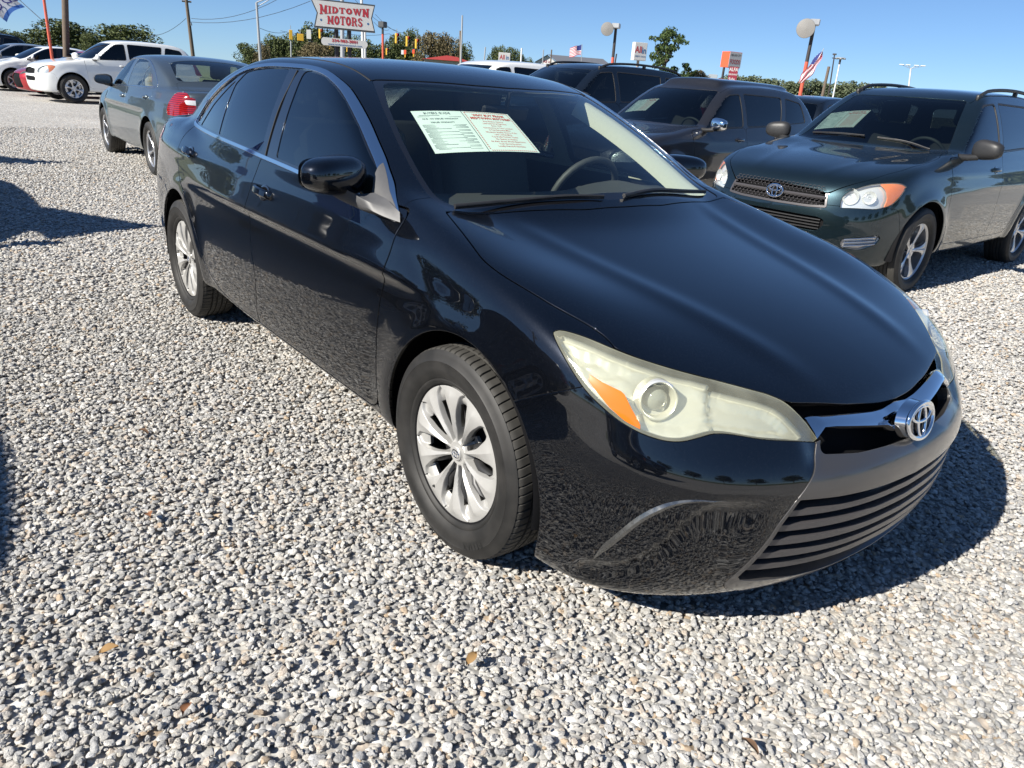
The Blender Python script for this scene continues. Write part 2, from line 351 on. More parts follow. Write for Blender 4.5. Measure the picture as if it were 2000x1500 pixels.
class B:
    """collects simple solids into one mesh"""
    def __init__(s): s.V = []; s.F = []
    def add(s, V, F): n = len(s.V); s.V += [tuple(v) for v in V]; s.F += [tuple(i+n for i in f) for f in F]; return s
    def box(s, c, d, R=None, bev=0.):
        h = np.array(d)/2
        if bev <= 0:
            V = [(x*h[0], y*h[1], z*h[2]) for x in (-1, 1) for y in (-1, 1) for z in (-1, 1)]
            F = [(0, 1, 3, 2), (4, 6, 7, 5), (0, 4, 5, 1), (2, 3, 7, 6), (0, 2, 6, 4), (1, 5, 7, 3)]
        else:
            V = []; bv = min(bev, *(h*.49))
            for x in (-1, 1):
                for y in (-1, 1):
                    for z in (-1, 1):
                        V += [(x*h[0], y*(h[1]-bv), z*(h[2]-bv)), (x*(h[0]-bv), y*h[1], z*(h[2]-bv)), (x*(h[0]-bv), y*(h[1]-bv), z*h[2])]
            I = lambda x, y, z, k: ((x*2+y)*2+z)*3+k
            F = [tuple(I(*q, 0) for q in L) for L in ([(0, 0, 0), (0, 0, 1), (0, 1, 1), (0, 1, 0)], [(1, 0, 0), (1, 1, 0), (1, 1, 1), (1, 0, 1)])]
            F += [tuple(I(*q, 1) for q in L) for L in ([(0, 0, 0), (1, 0, 0), (1, 0, 1), (0, 0, 1)], [(0, 1, 0), (0, 1, 1), (1, 1, 1), (1, 1, 0)])]
            F += [tuple(I(*q, 2) for q in L) for L in ([(0, 0, 0), (0, 1, 0), (1, 1, 0), (1, 0, 0)], [(0, 0, 1), (1, 0, 1), (1, 1, 1), (0, 1, 1)])]
            for a in (0, 1):
                for c2 in (0, 1):
                    f = [(I(0, a, c2, 1)), (I(1, a, c2, 1)), (I(1, a, c2, 2)), (I(0, a, c2, 2))]; F.append(tuple(f if (a != c2) else f[::-1]))
                    f = [(I(a, 0, c2, 0)), (I(a, 1, c2, 0)), (I(a, 1, c2, 2)), (I(a, 0, c2, 2))]; F.append(tuple(f if (a == c2) else f[::-1]))
                    f = [(I(a, c2, 0, 0)), (I(a, c2, 1, 0)), (I(a, c2, 1, 1)), (I(a, c2, 0, 1))]; F.append(tuple(f if (a != c2) else f[::-1]))
            for x in (0, 1):
                for y in (0, 1):
                    for z in (0, 1):
                        f = (I(x, y, z, 0), I(x, y, z, 1), I(x, y, z, 2)); F.append(f if (x+y+z) % 2 == 1 else f[::-1])
        V = np.array(V)
        if R is not None: V = V@np.array(R).T
        return s.add(V+np.array(c), F)
    def tube(s, pts, r, n=8, cap=True):
        P = np.array(pts, float); m = len(P); rr = np.broadcast_to(np.array(r, float), (m,)); T = np.gradient(P, axis=0); T /= np.linalg.norm(T, axis=1, keepdims=True)+1e-12
        up = np.array([0, 0, 1.]) if abs(T[0, 2]) < .9 else np.array([1., 0, 0]); V = []
        a = np.cross(T[0], up); a /= np.linalg.norm(a)
        for i in range(m):
            a = a-T[i]*(a@T[i]); a /= np.linalg.norm(a); b = np.cross(T[i], a)
            for k in range(n): t = 2*math.pi*k/n; V.append(P[i]+rr[i]*(math.cos(t)*a+math.sin(t)*b))
        F = [(i*n+k, i*n+(k+1) % n, (i+1)*n+(k+1) % n, (i+1)*n+k) for i in range(m-1) for k in range(n)]
        if cap: F += [tuple(range(n))[::-1], tuple((m-1)*n+k for k in range(n))]
        return s.add(V, F)
    def cyl(s, a, b, r, r2=None, n=16): return s.tube([a, b], [r, r if r2 is None else r2], n)
    def lathe(s, prof, c=(0, 0, 0), axis='z', n=32, closed=False):
        """prof: (radius, height) list"""
        V = []
        for r, h in prof:
            for k in range(n):
                t = 2*math.pi*k/n; p = (r*math.cos(t), r*math.sin(t), h)
                V.append((p[0]+c[0], p[1]+c[1], p[2]+c[2]) if axis == 'z' else ((p[0]+c[0], p[2]+c[1], p[1]+c[2]) if axis == 'y' else (p[2]+c[0], p[0]+c[1], p[1]+c[2])))
        m = len(prof); F = [(i*n+k, i*n+(k+1) % n, (i+1)*n+(k+1) % n, (i+1)*n+k) for i in range(m-1) for k in range(n)]
        if axis == 'y': F = [f[::-1] for f in F]
        return s.add(V, F)
    def prism(s, poly, a, b):
        """poly: 3D points of a planar outline, extruded from +a to +b (3D offsets)"""
        P = np.array(poly, float); n = len(P); V = np.r_[P+np.array(a), P+np.array(b)]
        F = [tuple(range(n))[::-1], tuple(range(n, 2*n))]+[(i, (i+1) % n, n+(i+1) % n, n+i) for i in range(n)]
        return s.add(V, F)
    def obj(s, name, m=None, parent=None, smooth=False, **k): return frompy(name, s.V, s.F, m, parent, smooth, **k)
def rotz(a): c, s = math.cos(a), math.sin(a); return np.array([[c, -s, 0], [s, c, 0], [0, 0, 1.]])
def rotx(a): c, s = math.cos(a), math.sin(a); return np.array([[1, 0, 0], [0, c, -s], [0, s, c.real]])
def roty(a): c, s = math.cos(a), math.sin(a); return np.array([[c, 0, s], [0, 1., 0], [-s, 0, c]])
def copy_tree(o, parent=None):
    c = o.copy(); COL.objects.link(c); c.parent = parent
    for ch in list(o.children):
        if ch.name in bpy.data.objects: copy_tree(ch, c)
    return c
def text_mesh(body, size=1., extrude=0., offset=0., align='CENTER', spacing=1., res=3):
    cu = bpy.data.curves.new('txt', 'FONT'); cu.body = body; cu.size = size; cu.extrude = extrude; cu.offset = offset; cu.align_x = align; cu.align_y = 'CENTER'; cu.space_character = spacing; cu.resolution_u = res
    o = bpy.data.objects.new('txt', cu); COL.objects.link(o); dg = bpy.context.evaluated_depsgraph_get(); me = o.evaluated_get(dg).to_mesh()
    V = np.array([v.co[:] for v in me.vertices]); F = [tuple(p.vertices) for p in me.polygons]; o.evaluated_get(dg).to_mesh_clear(); bpy.data.objects.remove(o); bpy.data.curves.remove(cu)
    return V, F
# ---------------------------------------------------------------- gravel
def stone_ramp(nt, src):
    cr = nt.nodes.new('ShaderNodeValToRGB'); cr.color_ramp.interpolation = 'CONSTANT'; nt.links.new(src, cr.inputs[0])
    cols = [(0, (0.506,0.494,0.466)), (.14, (0.577,0.561,0.532)), (.28, (0.403,0.398,0.389)), (.38, (0.612,0.574,0.515)), (.52, (0.657,0.639,0.604)), (.64, (0.533,0.503,0.463)), (.74, (0.462,0.459,0.454)), (.82, (0.567,0.494,0.419)), (.885, (0.772,0.759,0.730)), (.95, (0.506,0.398,0.289)), (.975, (0.328,0.327,0.324))]
    e = cr.color_ramp.elements; e[0].position = 0; e[0].color = (*cols[0][1], 1); e[1].position = cols[1][0]; e[1].color = (*cols[1][1], 1)
    for p, c in cols[2:]: q = e.new(p); q.color = (*c, 1)
    return cr.outputs[0]
def stone_material():
    m, nt, b = nmat('stone'); oi = nt.nodes.new('ShaderNodeObjectInfo'); base = stone_ramp(nt, oi.outputs['Random'])
    tc = nt.nodes.new('ShaderNodeTexCoord'); ad = nt.nodes.new('ShaderNodeVectorMath'); ad.operation = 'ADD'; nt.links.new(tc.outputs['Object'], ad.inputs[0]); nt.links.new(oi.outputs['Random'], ad.inputs[1])
    n = nt.nodes.new('ShaderNodeTexNoise'); n.inputs['Scale'].default_value = 9; n.inputs['Detail'].default_value = 7; n.inputs['Roughness'].default_value = .75; nt.links.new(ad.outputs[0], n.inputs['Vector'])
    cr = nt.nodes.new('ShaderNodeMapRange'); nt.links.new(n.outputs['Fac'], cr.inputs[0]); cr.inputs[1].default_value = .3; cr.inputs[2].default_value = .7; cr.inputs[3].default_value = .72; cr.inputs[4].default_value = 1.22
    v = nt.nodes.new('ShaderNodeTexVoronoi'); v.inputs['Scale'].default_value = 13; nt.links.new(ad.outputs[0], v.inputs['Vector'])
    s2 = nt.nodes.new('ShaderNodeSeparateColor'); nt.links.new(v.outputs['Color'], s2.inputs[0]); m2 = nt.nodes.new('ShaderNodeMapRange'); nt.links.new(s2.outputs[0], m2.inputs[0]); m2.inputs[3].default_value = .72; m2.inputs[4].default_value = 1.18
    mu = nt.nodes.new('ShaderNodeMath'); mu.operation = 'MULTIPLY'; nt.links.new(cr.outputs[0], mu.inputs[0]); nt.links.new(m2.outputs[0], mu.inputs[1])
    sc = nt.nodes.new('ShaderNodeVectorMath'); sc.operation = 'SCALE'; nt.links.new(base, sc.inputs[0]); nt.links.new(mu.outputs[0], sc.inputs['Scale']); nt.links.new(sc.outputs[0], b.inputs['Base Color'])
    b.inputs['Roughness'].default_value = .78; b.inputs['Specular IOR Level'].default_value = .3
    bp = nt.nodes.new('ShaderNodeBump'); bp.inputs['Distance'].default_value = .04; bp.inputs['Strength'].default_value = .5; nt.links.new(n.outputs['Fac'], bp.inputs['Height']); nt.links.new(bp.outputs[0], b.inputs['Normal'])
    return m
def gravel_material():
    m, nt, b = nmat('gravel_far'); tc = nt.nodes.new('ShaderNodeTexCoord')
    wn_ = nt.nodes.new('ShaderNodeTexNoise'); wn_.inputs['Scale'].default_value = 30; nt.links.new(tc.outputs['Object'], wn_.inputs['Vector'])
    wa = nt.nodes.new('ShaderNodeMix'); wa.data_type = 'VECTOR'; wa.inputs[0].default_value = .02; nt.links.new(tc.outputs['Object'], wa.inputs[4]); nt.links.new(wn_.outputs['Color'], wa.inputs[5])
    v = nt.nodes.new('ShaderNodeTexVoronoi'); v.inputs['Scale'].default_value = 34; nt.links.new(wa.outputs[1], v.inputs['Vector'])
    s2 = nt.nodes.new('ShaderNodeSeparateColor'); nt.links.new(v.outputs['Color'], s2.inputs[0]); base = stone_ramp(nt, s2.outputs[0])
    big = nt.nodes.new('ShaderNodeTexNoise'); big.inputs['Scale'].default_value = .35; big.inputs['Detail'].default_value = 5; nt.links.new(tc.outputs['Object'], big.inputs['Vector'])
    mr = nt.nodes.new('ShaderNodeMapRange'); nt.links.new(big.outputs['Fac'], mr.inputs[0]); mr.inputs[1].default_value = .3; mr.inputs[2].default_value = .7; mr.inputs[3].default_value = .80; mr.inputs[4].default_value = 1.02
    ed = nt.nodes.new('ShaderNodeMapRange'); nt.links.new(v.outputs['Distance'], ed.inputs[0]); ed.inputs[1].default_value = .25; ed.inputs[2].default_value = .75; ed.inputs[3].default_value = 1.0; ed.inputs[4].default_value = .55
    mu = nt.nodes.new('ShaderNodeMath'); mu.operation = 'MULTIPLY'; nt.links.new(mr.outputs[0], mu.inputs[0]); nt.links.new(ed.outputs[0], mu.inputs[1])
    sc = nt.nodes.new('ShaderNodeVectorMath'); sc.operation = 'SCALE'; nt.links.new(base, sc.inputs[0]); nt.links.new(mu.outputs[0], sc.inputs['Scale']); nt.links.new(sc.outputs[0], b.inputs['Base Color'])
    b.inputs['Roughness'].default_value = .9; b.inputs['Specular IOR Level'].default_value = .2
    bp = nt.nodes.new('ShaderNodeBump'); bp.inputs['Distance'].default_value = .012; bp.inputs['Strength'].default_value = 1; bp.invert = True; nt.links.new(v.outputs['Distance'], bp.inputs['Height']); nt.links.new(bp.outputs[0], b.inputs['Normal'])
    return m
GRAVEL = gravel_material(); STONE = stone_material()
def grid_sheet(name, x0, x1, y0, y1, n, zf, m, kind='structure'):
    xs = np.linspace(x0, x1, n); ys = np.linspace(y0, y1, n); V = [(x, y, zf(x, y)) for x in xs for y in ys]
    return frompy(name, V, [(i*n+j, (i+1)*n+j, (i+1)*n+j+1, i*n+j+1) for i in range(n-1) for j in range(n-1)], m, None, True, kind=kind)
def zg(x, y): return -.014+.006*math.sin(x*.9+.4)*math.cos(y*.7)
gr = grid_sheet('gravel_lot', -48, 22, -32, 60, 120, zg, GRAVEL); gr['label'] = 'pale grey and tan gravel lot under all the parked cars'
gm = noisy(mat('grass_ground', (.10, .12, .05), .95), 3, .4)
fg_ = frompy('ground', [(-1500,-1500,-.10),(1500,-1500,-.10),(1500,1500,-.10),(-1500,1500,-.10)], [(0,1,2,3)], gm, kind='structure')
# stone kinds
stones = bpy.data.collections.new('stone_kinds')
def ico(sub):
    t = (1+5**.5)/2; V = [(-1,t,0),(1,t,0),(-1,-t,0),(1,-t,0),(0,-1,t),(0,1,t),(0,-1,-t),(0,1,-t),(t,0,-1),(t,0,1),(-t,0,-1),(-t,0,1)]
    F = [(0,11,5),(0,5,1),(0,1,7),(0,7,10),(0,10,11),(1,5,9),(5,11,4),(11,10,2),(10,7,6),(7,1,8),(3,9,4),(3,4,2),(3,2,6),(3,6,8),(3,8,9),(4,9,5),(2,4,11),(6,2,10),(8,6,7),(9,8,1)]
    V = [np.array(v)/np.linalg.norm(v) for v in V]
    for _ in range(sub):
        c = {}; G = []
        def mid(a, b):
            k = (min(a, b), max(a, b))
            if k not in c: m_ = V[a]+V[b]; V.append(m_/np.linalg.norm(m_)); c[k] = len(V)-1
            return c[k]
        for a, b_, d in F: x, y, z = mid(a, b_), mid(b_, d), mid(d, a); G += [(a, x, z), (b_, y, x), (d, z, y), (x, y, z)]
        F = G
    return np.array(V), F
for lod, sub, cnt in (('near', 2, 12), ('far', 1, 6)):
    for k in range(cnt):
        V, F = ico(sub); r = np.ones(len(V))
        for _ in range(9):                                   # chop flat facets off a ball
            d = rng.normal(size=3); d /= np.linalg.norm(d); c = rng.uniform(.52, .86); dt = V@d; r = np.where(dt*r > c, c/np.maximum(dt, 1e-3), r)
        V = V*r[:, None]; V = V*np.array([1.0, rng.uniform(.62, .9), rng.uniform(.42, .62)]); V += .03*rng.normal(size=V.shape)*(sub > 1)
        me = bpy.data.meshes.new('stone'); me.from_pydata(V.tolist(), [], F); me.shade_smooth()
        try: me.set_sharp_from_angle(angle=math.radians(38))
        except Exception: pass
        me.materials.append(STONE); o = bpy.data.objects.new('stone_'+lod, me)
        c_ = bpy.data.collections.get('stones_'+lod) or bpy.data.collections.new('stones_'+lod); c_.objects.link(o)
def scatter(name, poly, density, col, smin_, smax_, seed, label, zo=0.):
    n = len(poly); V = [(x, y, zo) for x, y in poly]; o = frompy(name, V, [tuple(range(n))], STONE, kind='stuff'); o['label'] = label
    ng = bpy.data.node_groups.new(name, 'GeometryNodeTree'); ng.interface.new_socket('Geometry', in_out='INPUT', socket_type='NodeSocketGeometry'); ng.interface.new_socket('Geometry', in_out='OUTPUT', socket_type='NodeSocketGeometry')
    N = ng.nodes.new; L = ng.links.new; gi = N('NodeGroupInput'); go_ = N('NodeGroupOutput')
    dp = N('GeometryNodeDistributePointsOnFaces'); dp.inputs['Density'].default_value = density; dp.inputs['Seed'].default_value = seed; L(gi.outputs[0], dp.inputs['Mesh'])
    ci = N('GeometryNodeCollectionInfo'); ci.inputs['Collection'].default_value = bpy.data.collections[col]; ci.inputs['Separate Children'].default_value = True; ci.inputs['Reset Children'].default_value = True
    ip = N('GeometryNodeInstanceOnPoints'); ip.inputs['Pick Instance'].default_value = True; L(dp.outputs['Points'], ip.inputs['Points']); L(ci.outputs[0], ip.inputs['Instance'])
    rr = N('FunctionNodeRandomValue'); rr.data_type = 'FLOAT_VECTOR'; rr.inputs['Min'].default_value = (-.26, -.26, 0); rr.inputs['Max'].default_value = (.26, .26, 6.283); rr.inputs['Seed'].default_value = seed+3
    L(rr.outputs['Value'], ip.inputs['Rotation'])
    rs = N('FunctionNodeRandomValue'); rs.data_type = 'FLOAT'; rs.inputs[2].default_value = 0; rs.inputs[3].default_value = 1; rs.inputs['Seed'].default_value = seed+5
    pw = N('ShaderNodeMath'); pw.operation = 'POWER'; L(rs.outputs[1], pw.inputs[0]); pw.inputs[1].default_value = 1.7
    mr = N('ShaderNodeMapRange'); L(pw.outputs[0], mr.inputs[0]); mr.inputs[3].default_value = smin_; mr.inputs[4].default_value = smax_; L(mr.outputs[0], ip.inputs['Scale'])
    sp = N('GeometryNodeSetPosition'); rz_ = N('FunctionNodeRandomValue'); rz_.data_type = 'FLOAT_VECTOR'; rz_.inputs['Min'].default_value = (0, 0, -.012); rz_.inputs['Max'].default_value = (0, 0, .002); rz_.inputs['Seed'].default_value = seed+9
    L(ip.outputs[0], sp.inputs['Geometry']); L(rz_.outputs['Value'], sp.inputs['Offset']); L(sp.outputs[0], go_.inputs[0])
    md = o.modifiers.new('stones', 'NODES'); md.node_group = ng; return o
near = [(-3.4,-3.0),(2.9,-3.0),(3.3,1.0),(2.6,3.6),(-.6,3.6),(.6,1.3),(-3.4,-.2)]
near = [(-3.2,-3.2),(2.6,-3.2),(2.6,1.6),(1.6,3.2),(-3.2,3.2)]
scatter('gravel_stones', near, 5900, 'stones_near', .0058, .0160, 1, 'loose mixed grey, white and tan stones in the foreground')
scatter('gravel_stones_far', [(-3.2,-4.6),(2.6,-4.6),(2.6,-3.2),(-3.2,-3.2)], 1700, 'stones_far', .009, .020, 2, 'loose gravel stones beside the photographer')
scatter('gravel_stones_far', [(-9.5,-4.6),(-3.2,-4.6),(-3.2,3.2),(-9.5,3.2)], 1700, 'stones_far', .009, .020, 3, 'loose gravel stones left of the black sedan and behind it')
scatter('gravel_stones_far', [(-3.2,3.2),(1.6,3.2),(0,9.),(-3.2,9.)], 1700, 'stones_far', .009, .020, 4, 'loose gravel stones beside the dark green crossover')
scatter('gravel_stones_far', [(-16,-3.5),(-9.5,-3.5),(-9.5,6.0),(-16,6.0)], 520, 'stones_far', .010, .021, 5, 'sparser loose stones behind the slate grey sedan')
scatter('gravel_stones_far', [(-4.5,9.),(0,9.),(1.5,14.),(-4.5,14.)], 420, 'stones_far', .010, .021, 6, 'sparser loose stones beyond the dark green crossover')
# ---------------------------------------------------------------- car bodies as smooth fields, cut into panels
S = Spl
BASE = dict(
 Wp=S((1.1,.78),(.9,.83),(.7,.868),(.45,.895),(.2,.905),(-.4,.905),(-1.4,.912),(-2.4,.912),(-2.9,.903),(-3.3,.87),(-3.6,.825),(-3.9,.76)),
 Sec=S((0,.10),(.12,.068),(.2,.035),(.3,.014),(.42,.002),(.52,.0),(.62,.003),(.72,.013),(.8,.026),(.88,.040),(.96,.064),(1.05,.10),(1.2,.2)),
 Hc=S((1.1,.60),(.95,.665),(.88,.690),(.80,.728),(.65,.785),(.45,.838),(.2,.888),(-.05,.935),(-.3,.982),(-.6,1.02),(-1.2,1.01),(-2.6,1.05),(-2.95,1.09),(-3.2,1.10),(-3.5,1.095),(-3.75,1.085),(-4.0,1.06)),
 Fb=S((1.2,.17),(.95,.17),(.8,.155),(.6,.135),(.4,.14),(.2,.19),(-.2,.25),(-.6,.262),(-2.2,.262),(-2.8,.26),(-3.2,.23),(-3.6,.24),(-4,.26)),
 NFc=S((0,.78),(.12,.85),(.18,.89),(.25,.925),(.35,.955),(.45,.962),(.52,.962),(.58,.945),(.64,.92),(.70,.90),(.78,.86),(.9,.78)),
 NFd=S((0,0),(.2,.012),(.4,.055),(.55,.115),(.68,.20),(.78,.30),(.86,.43),(.92,.60),(1.0,.9)),
 NRc=S((0,-3.70),(.2,-3.80),(.35,-3.86),(.6,-3.89),(.75,-3.88),(.9,-3.86),(1.05,-3.86),(1.15,-3.84)),
 NRd=S((0,0),(.3,.015),(.5,.05),(.65,.11),(.76,.20),(.85,.34),(.92,.55),(1.0,.9)),
 Tc=S((.1,.80),(-.17,.965),(-.35,1.07),(-.6,1.205),(-.85,1.32),(-1.05,1.395),(-1.25,1.437),(-1.5,1.458),(-1.75,1.464),(-2.0,1.461),(-2.25,1.445),(-2.5,1.408),(-2.8,1.33),(-3.1,1.215),(-3.4,1.05),(-3.7,.88)),
 Yg=S((.5,.70),(-.2,.815),(-.8,.845),(-1.5,.85),(-2.2,.835),(-2.7,.785),(-3.1,.72),(-3.5,.66)),
 z0=1.0, lean=(.25,.50), crown=.075, shf=.27, shr=.22, shx=(-1.6,-1.0,-1.9,-2.4), wb=2.775, flare=.012, fr=.33, rid=1., sh=.006, rr=(.06,.07,.06,.03,.03), hcrown=.035, dent=0., line=.925)
def car_field(**over):
    p = dict(BASE); p.update(over); q = p
    def body(P):
        x = P[:, 0]; y = np.abs(P[:, 1]); z = P[:, 2]
        W = q['Wp'](x)-q['Sec'](z)
        for cx in (0., -q['wb']):
            r = np.sqrt((x-cx)**2+(z-q['fr'])**2); W = W+q['flare']*gauss(r, q['fr']+.055, .07)
        W = W+q['sh']*gauss(z, q['line']-.006*(x+1.4), .034)*sstep(.3, -.6, x)
        H = q['Hc'](x)-q['hcrown']*(y/.75)**2*sstep(-.9, .2, x)-.02*(y/.8)**2*sstep(-2.8, -3.1, x)
        yr = .60-.22*np.clip((x+.3)/1.15, 0, 1.2)
        H = H+q['rid']*(.012*gauss(y, yr, .06)*sstep(.9, .5, x)*sstep(-1.1, -.5, x)*.0+.056*sstep(yr-.20, yr+.34, y)*sstep(.75, -.0, x)*sstep(-1.5, -.8, x))
        H = H+q['rid']*.0055*gauss(y, .50-.22*np.clip((x+.25)/1.05, 0, 1.1), .05)*sstep(.88, .55, x)*sstep(-.5, -.1, x)
        ff = x-(q['NFc'](z)-q['NFd'](y))
        if q['dent']:
            ff = ff+.020*sstep(.535, .60, z)*sstep(.46, .36, y)*sstep(.72, .66, z)
            # pocket and ledge low on the bumper corner, sharp along the trim above it
            zt = .27+.24*sstep(.82, .62, y); g = sstep(.84, .79, y)*sstep(.50, .60, y)
            ff = ff+q['dent']*g*sstep(zt+.004, zt-.045, z)*sstep(.15, zt-.05, z)
            W = W-q['dent']*.5*g*sstep(zt+.004, zt-.045, z)*sstep(.15, zt-.05, z)
        fs = y-W
        f = smax(fs, z-H, q['rr'][0]); f = smax(f, ff*.9, q['rr'][1])
        f = smax(f, ((q['NRc'](z)+q['NRd'](y))-x)*.9, q['rr'][2]); return smax(f, q['Fb'](x)-z, q['rr'][3])
    def green(P):
        x = P[:, 0]; y = np.abs(P[:, 1]); z = P[:, 2]; u = z-q['z0']
        fs = y-(q['Yg'](x)-q['lean'][0]*u-q['lean'][1]*u*u*np.sign(u))
        a = q['shx']; xs = x+q['shf']*y*y*sstep(a[0], a[1], x)-q['shr']*y*y*sstep(a[2], a[3], x)
        return smax(smax(fs*.97, (z-(q['Tc'](xs)-q['crown']*y*y))*.9, .035), q['z0']-.2-z, .02)
    def F(P): return smin(body(P), green(P), q['rr'][4])
    F.body = body; F.green = green; F.p = p; return F
PROJ = dict(side=(np.array([1., 0, 0]), np.array([0, 0, 1.]), np.array([0, 1., 0])), top=(np.array([1., 0, 0]), np.array([0, 1., 0]), np.array([0, 0, 1.])),
            front=(np.array([0, 1., 0]), np.array([0, 0, 1.]), np.array([1., 0, 0])), rear=(np.array([0, 1., 0]), np.array([0, 0, 1.]), np.array([-1., 0, 0])))
def oblique(d):
    d = np.array(d, float); d /= np.linalg.norm(d); a = np.cross([0, 0, 1.], d); a /= np.linalg.norm(a); return (a, np.cross(d, a), d)
PROJ['fc'] = oblique((.62, .66, .42)); PROJ['rc'] = oblique((-.6, .75, .1)); PROJ['fl'] = oblique((.55, .8, -.1))
FILT = dict(side=.2, top=.12, front=.1, rear=.1, fc=.1, rc=.0, fl=.1)
class Car:
    def __init__(s, name, loc, rz, F, box, h, label, cat, group=None):
        s.root = empty(name, loc, rz, label, cat, group); s.F = F; s.h = h
        lo, hi = np.array(box[0], float), np.array(box[1], float); lo[1] = -1.5*h
        V, Q = surfnet(F, lo, hi, h); V = newton(F, V); N = grad(F, V); N /= np.linalg.norm(N, axis=1, keepdims=True)
        V[abs(V[:, 1]) < .3*h, 1] = 0; m = M(V, N, np.r_[Q[:, [0, 1, 2]], Q[:, [0, 2, 3]]]).clip(-V[:, 1]-1e-7); z = abs(m.V[:, 1]) < 1e-4; m.V[z, 1] = 0; m.N[z, 1] = 0
        m.N /= np.linalg.norm(m.N, axis=1, keepdims=True); s.full = m; s.rest = m; s.shell = m; s.wheels = []
    def phi(s, V, proj, poly):
        a, b, d = PROJ[proj]; return sdpoly(np.c_[V@a, V@b], poly)
    def pts(s, proj, P3):
        a, b, d = PROJ[proj]; P3 = np.array(P3, float); return np.c_[P3@a, P3@b]
    def split(s, m, proj, poly, gap=0., filt=True, flt=None):
        d = PROJ[proj][2]; nm = (m.N[m.T].mean(1)@d) > (FILT[proj] if flt is None else flt)
        if not filt: nm[:] = True
        a = m.sel(nm); o = m.sel(~nm); ph = s.phi(a.V, proj, poly)
        return a.clip(ph+gap/2), (a.clip(-ph+gap/2)+o).weld()
    def cut(s, name, proj, poly, material, gap=.005, off=0., rim=.012, how='pair', filt=True, flt=None, label=None, shell=False, put=True, rnd=.0015):
        part, s.rest = s.split(s.rest, proj, poly, gap, filt, flt)
        if shell: _, s.shell = s.split(s.shell, proj, poly, -.002, filt, flt)
        if put and name: s.put(name, part.offset(off) if off else part, material, how, rim, label, rnd)
        return part
    def take(s, proj, poly, filt=True, flt=None, src=None):
        return s.split(src or s.full, proj, poly, 0, filt, flt)[0]
    def put(s, name, m, material, how='pair', rim=.012, label=None, rnd=.0015):
        if len(m.T) == 0: print('EMPTY', s.root.name, name); return None
        m = m.main(.05); m = m.rim(rim, rnd) if rim else m
        if how == 'mid': return fromM(name, (m+m.mirror()).weld(1e-6), material, s.root, label=label)
        return [fromM(name, x, material, s.root, label=label) for x in (m.mirror(), m)]
    def arch(s, cx, cz, r):
        for nm in ('rest', 'shell', 'full'):
            m = getattr(s, nm); a = m.sel(m.N[m.T].mean(1)[:, 1] > -2); d = np.hypot(a.V[:, 0]-cx, a.V[:, 2]-cz); d = np.where(a.V[:, 1] > .50, r-d, -.3*np.ones(len(d))) if nm != 'xx' else d
            setattr(s, nm, a.clip(d))
    # surface points
    def _root(s, mk, a, b, n=26):
        a = np.array(a, float); b = np.array(b, float)
        for _ in range(n):
            m = (a+b)/2; f = s.F(mk(m)); a = np.where(f < 0, a, m); b = np.where(f < 0, m, b)
        return mk(a)
    def sx(s, y, z, out=1.3, inn=.2): y = np.asarray(y, float); z = np.asarray(z, float)+0*y; y = y+0*z; return s._root(lambda t: np.stack([t, y, z], -1), out+0*y, inn+0*y)
    def sy(s, x, z, out=1.3, inn=.2): x = np.asarray(x, float); z = np.asarray(z, float)+0*x; x = x+0*z; return s._root(lambda t: np.stack([x, t, z], -1), out+0*x, inn+0*x)
    def sz(s, x, y, out=2.1, inn=.4): x = np.asarray(x, float); y = np.asarray(y, float)+0*x; x = x+0*y; return s._root(lambda t: np.stack([x, y, t], -1), out+0*x, inn+0*x)
    def nrm(s, P): g = grad(s.F, np.atleast_2d(P)); return g/np.linalg.norm(g, axis=1, keepdims=True)
    def sweep(s, P, sec, closed=False, Nn=None, taper=None):
        """sweep a cross-section [(across, out), ...] along surface points"""
        P = np.array(P, float); Nn = s.nrm(P) if Nn is None else Nn
        T = (np.roll(P, -1, 0)-np.roll(P, 1, 0)) if closed else np.gradient(P, axis=0); T /= np.linalg.norm(T, axis=1, keepdims=True)+1e-12
        Bn = np.cross(T, Nn); Bn /= np.linalg.norm(Bn, axis=1, keepdims=True)+1e-12; k = len(sec); V = []
        for i in range(len(P)):
            w = 1 if taper is None else taper[i]
            for a, b in sec: V.append(P[i]+Bn[i]*a*w+Nn[i]*b*(w if taper is not None else 1))
        m = len(P); rng_ = range(m) if closed else range(m-1)
        F = [(i*k+j, i*k+(j+1) % k, ((i+1) % m)*k+(j+1) % k, ((i+1) % m)*k+j) for i in rng_ for j in range(k)]
        if not closed: F += [tuple(range(k))[::-1], tuple((m-1)*k+j for j in range(k))]
        b = B(); b.add(V, F); return b
    def sweep_put(s, name, b, material, how='pair', smooth=40, label=None):
        V = np.array(b.V)
        if how == 'one': return b.obj(name, material, s.root, smooth, label=label)
        Vm = V*[1, -1, 1]; Fm = [f[::-1] for f in b.F]
        if how == 'mid': b2 = B(); b2.add(V, b.F); b2.add(Vm, Fm); return b2.obj(name, material, s.root, smooth, label=label)
        return [frompy(name, Vm, Fm, material, s.root, smooth, label=label), frompy(name, V, b.F, material, s.root, smooth, label=label)]
def strip(w, h, n=5, base=-.002):
    return [(-w/2, base)]+[(-w/2*math.cos(math.pi*k/(n-1)), h*math.sin(math.pi*k/(n-1))) for k in range(n)]+[(w/2, base)]
def both(P): return np.array(P, float)
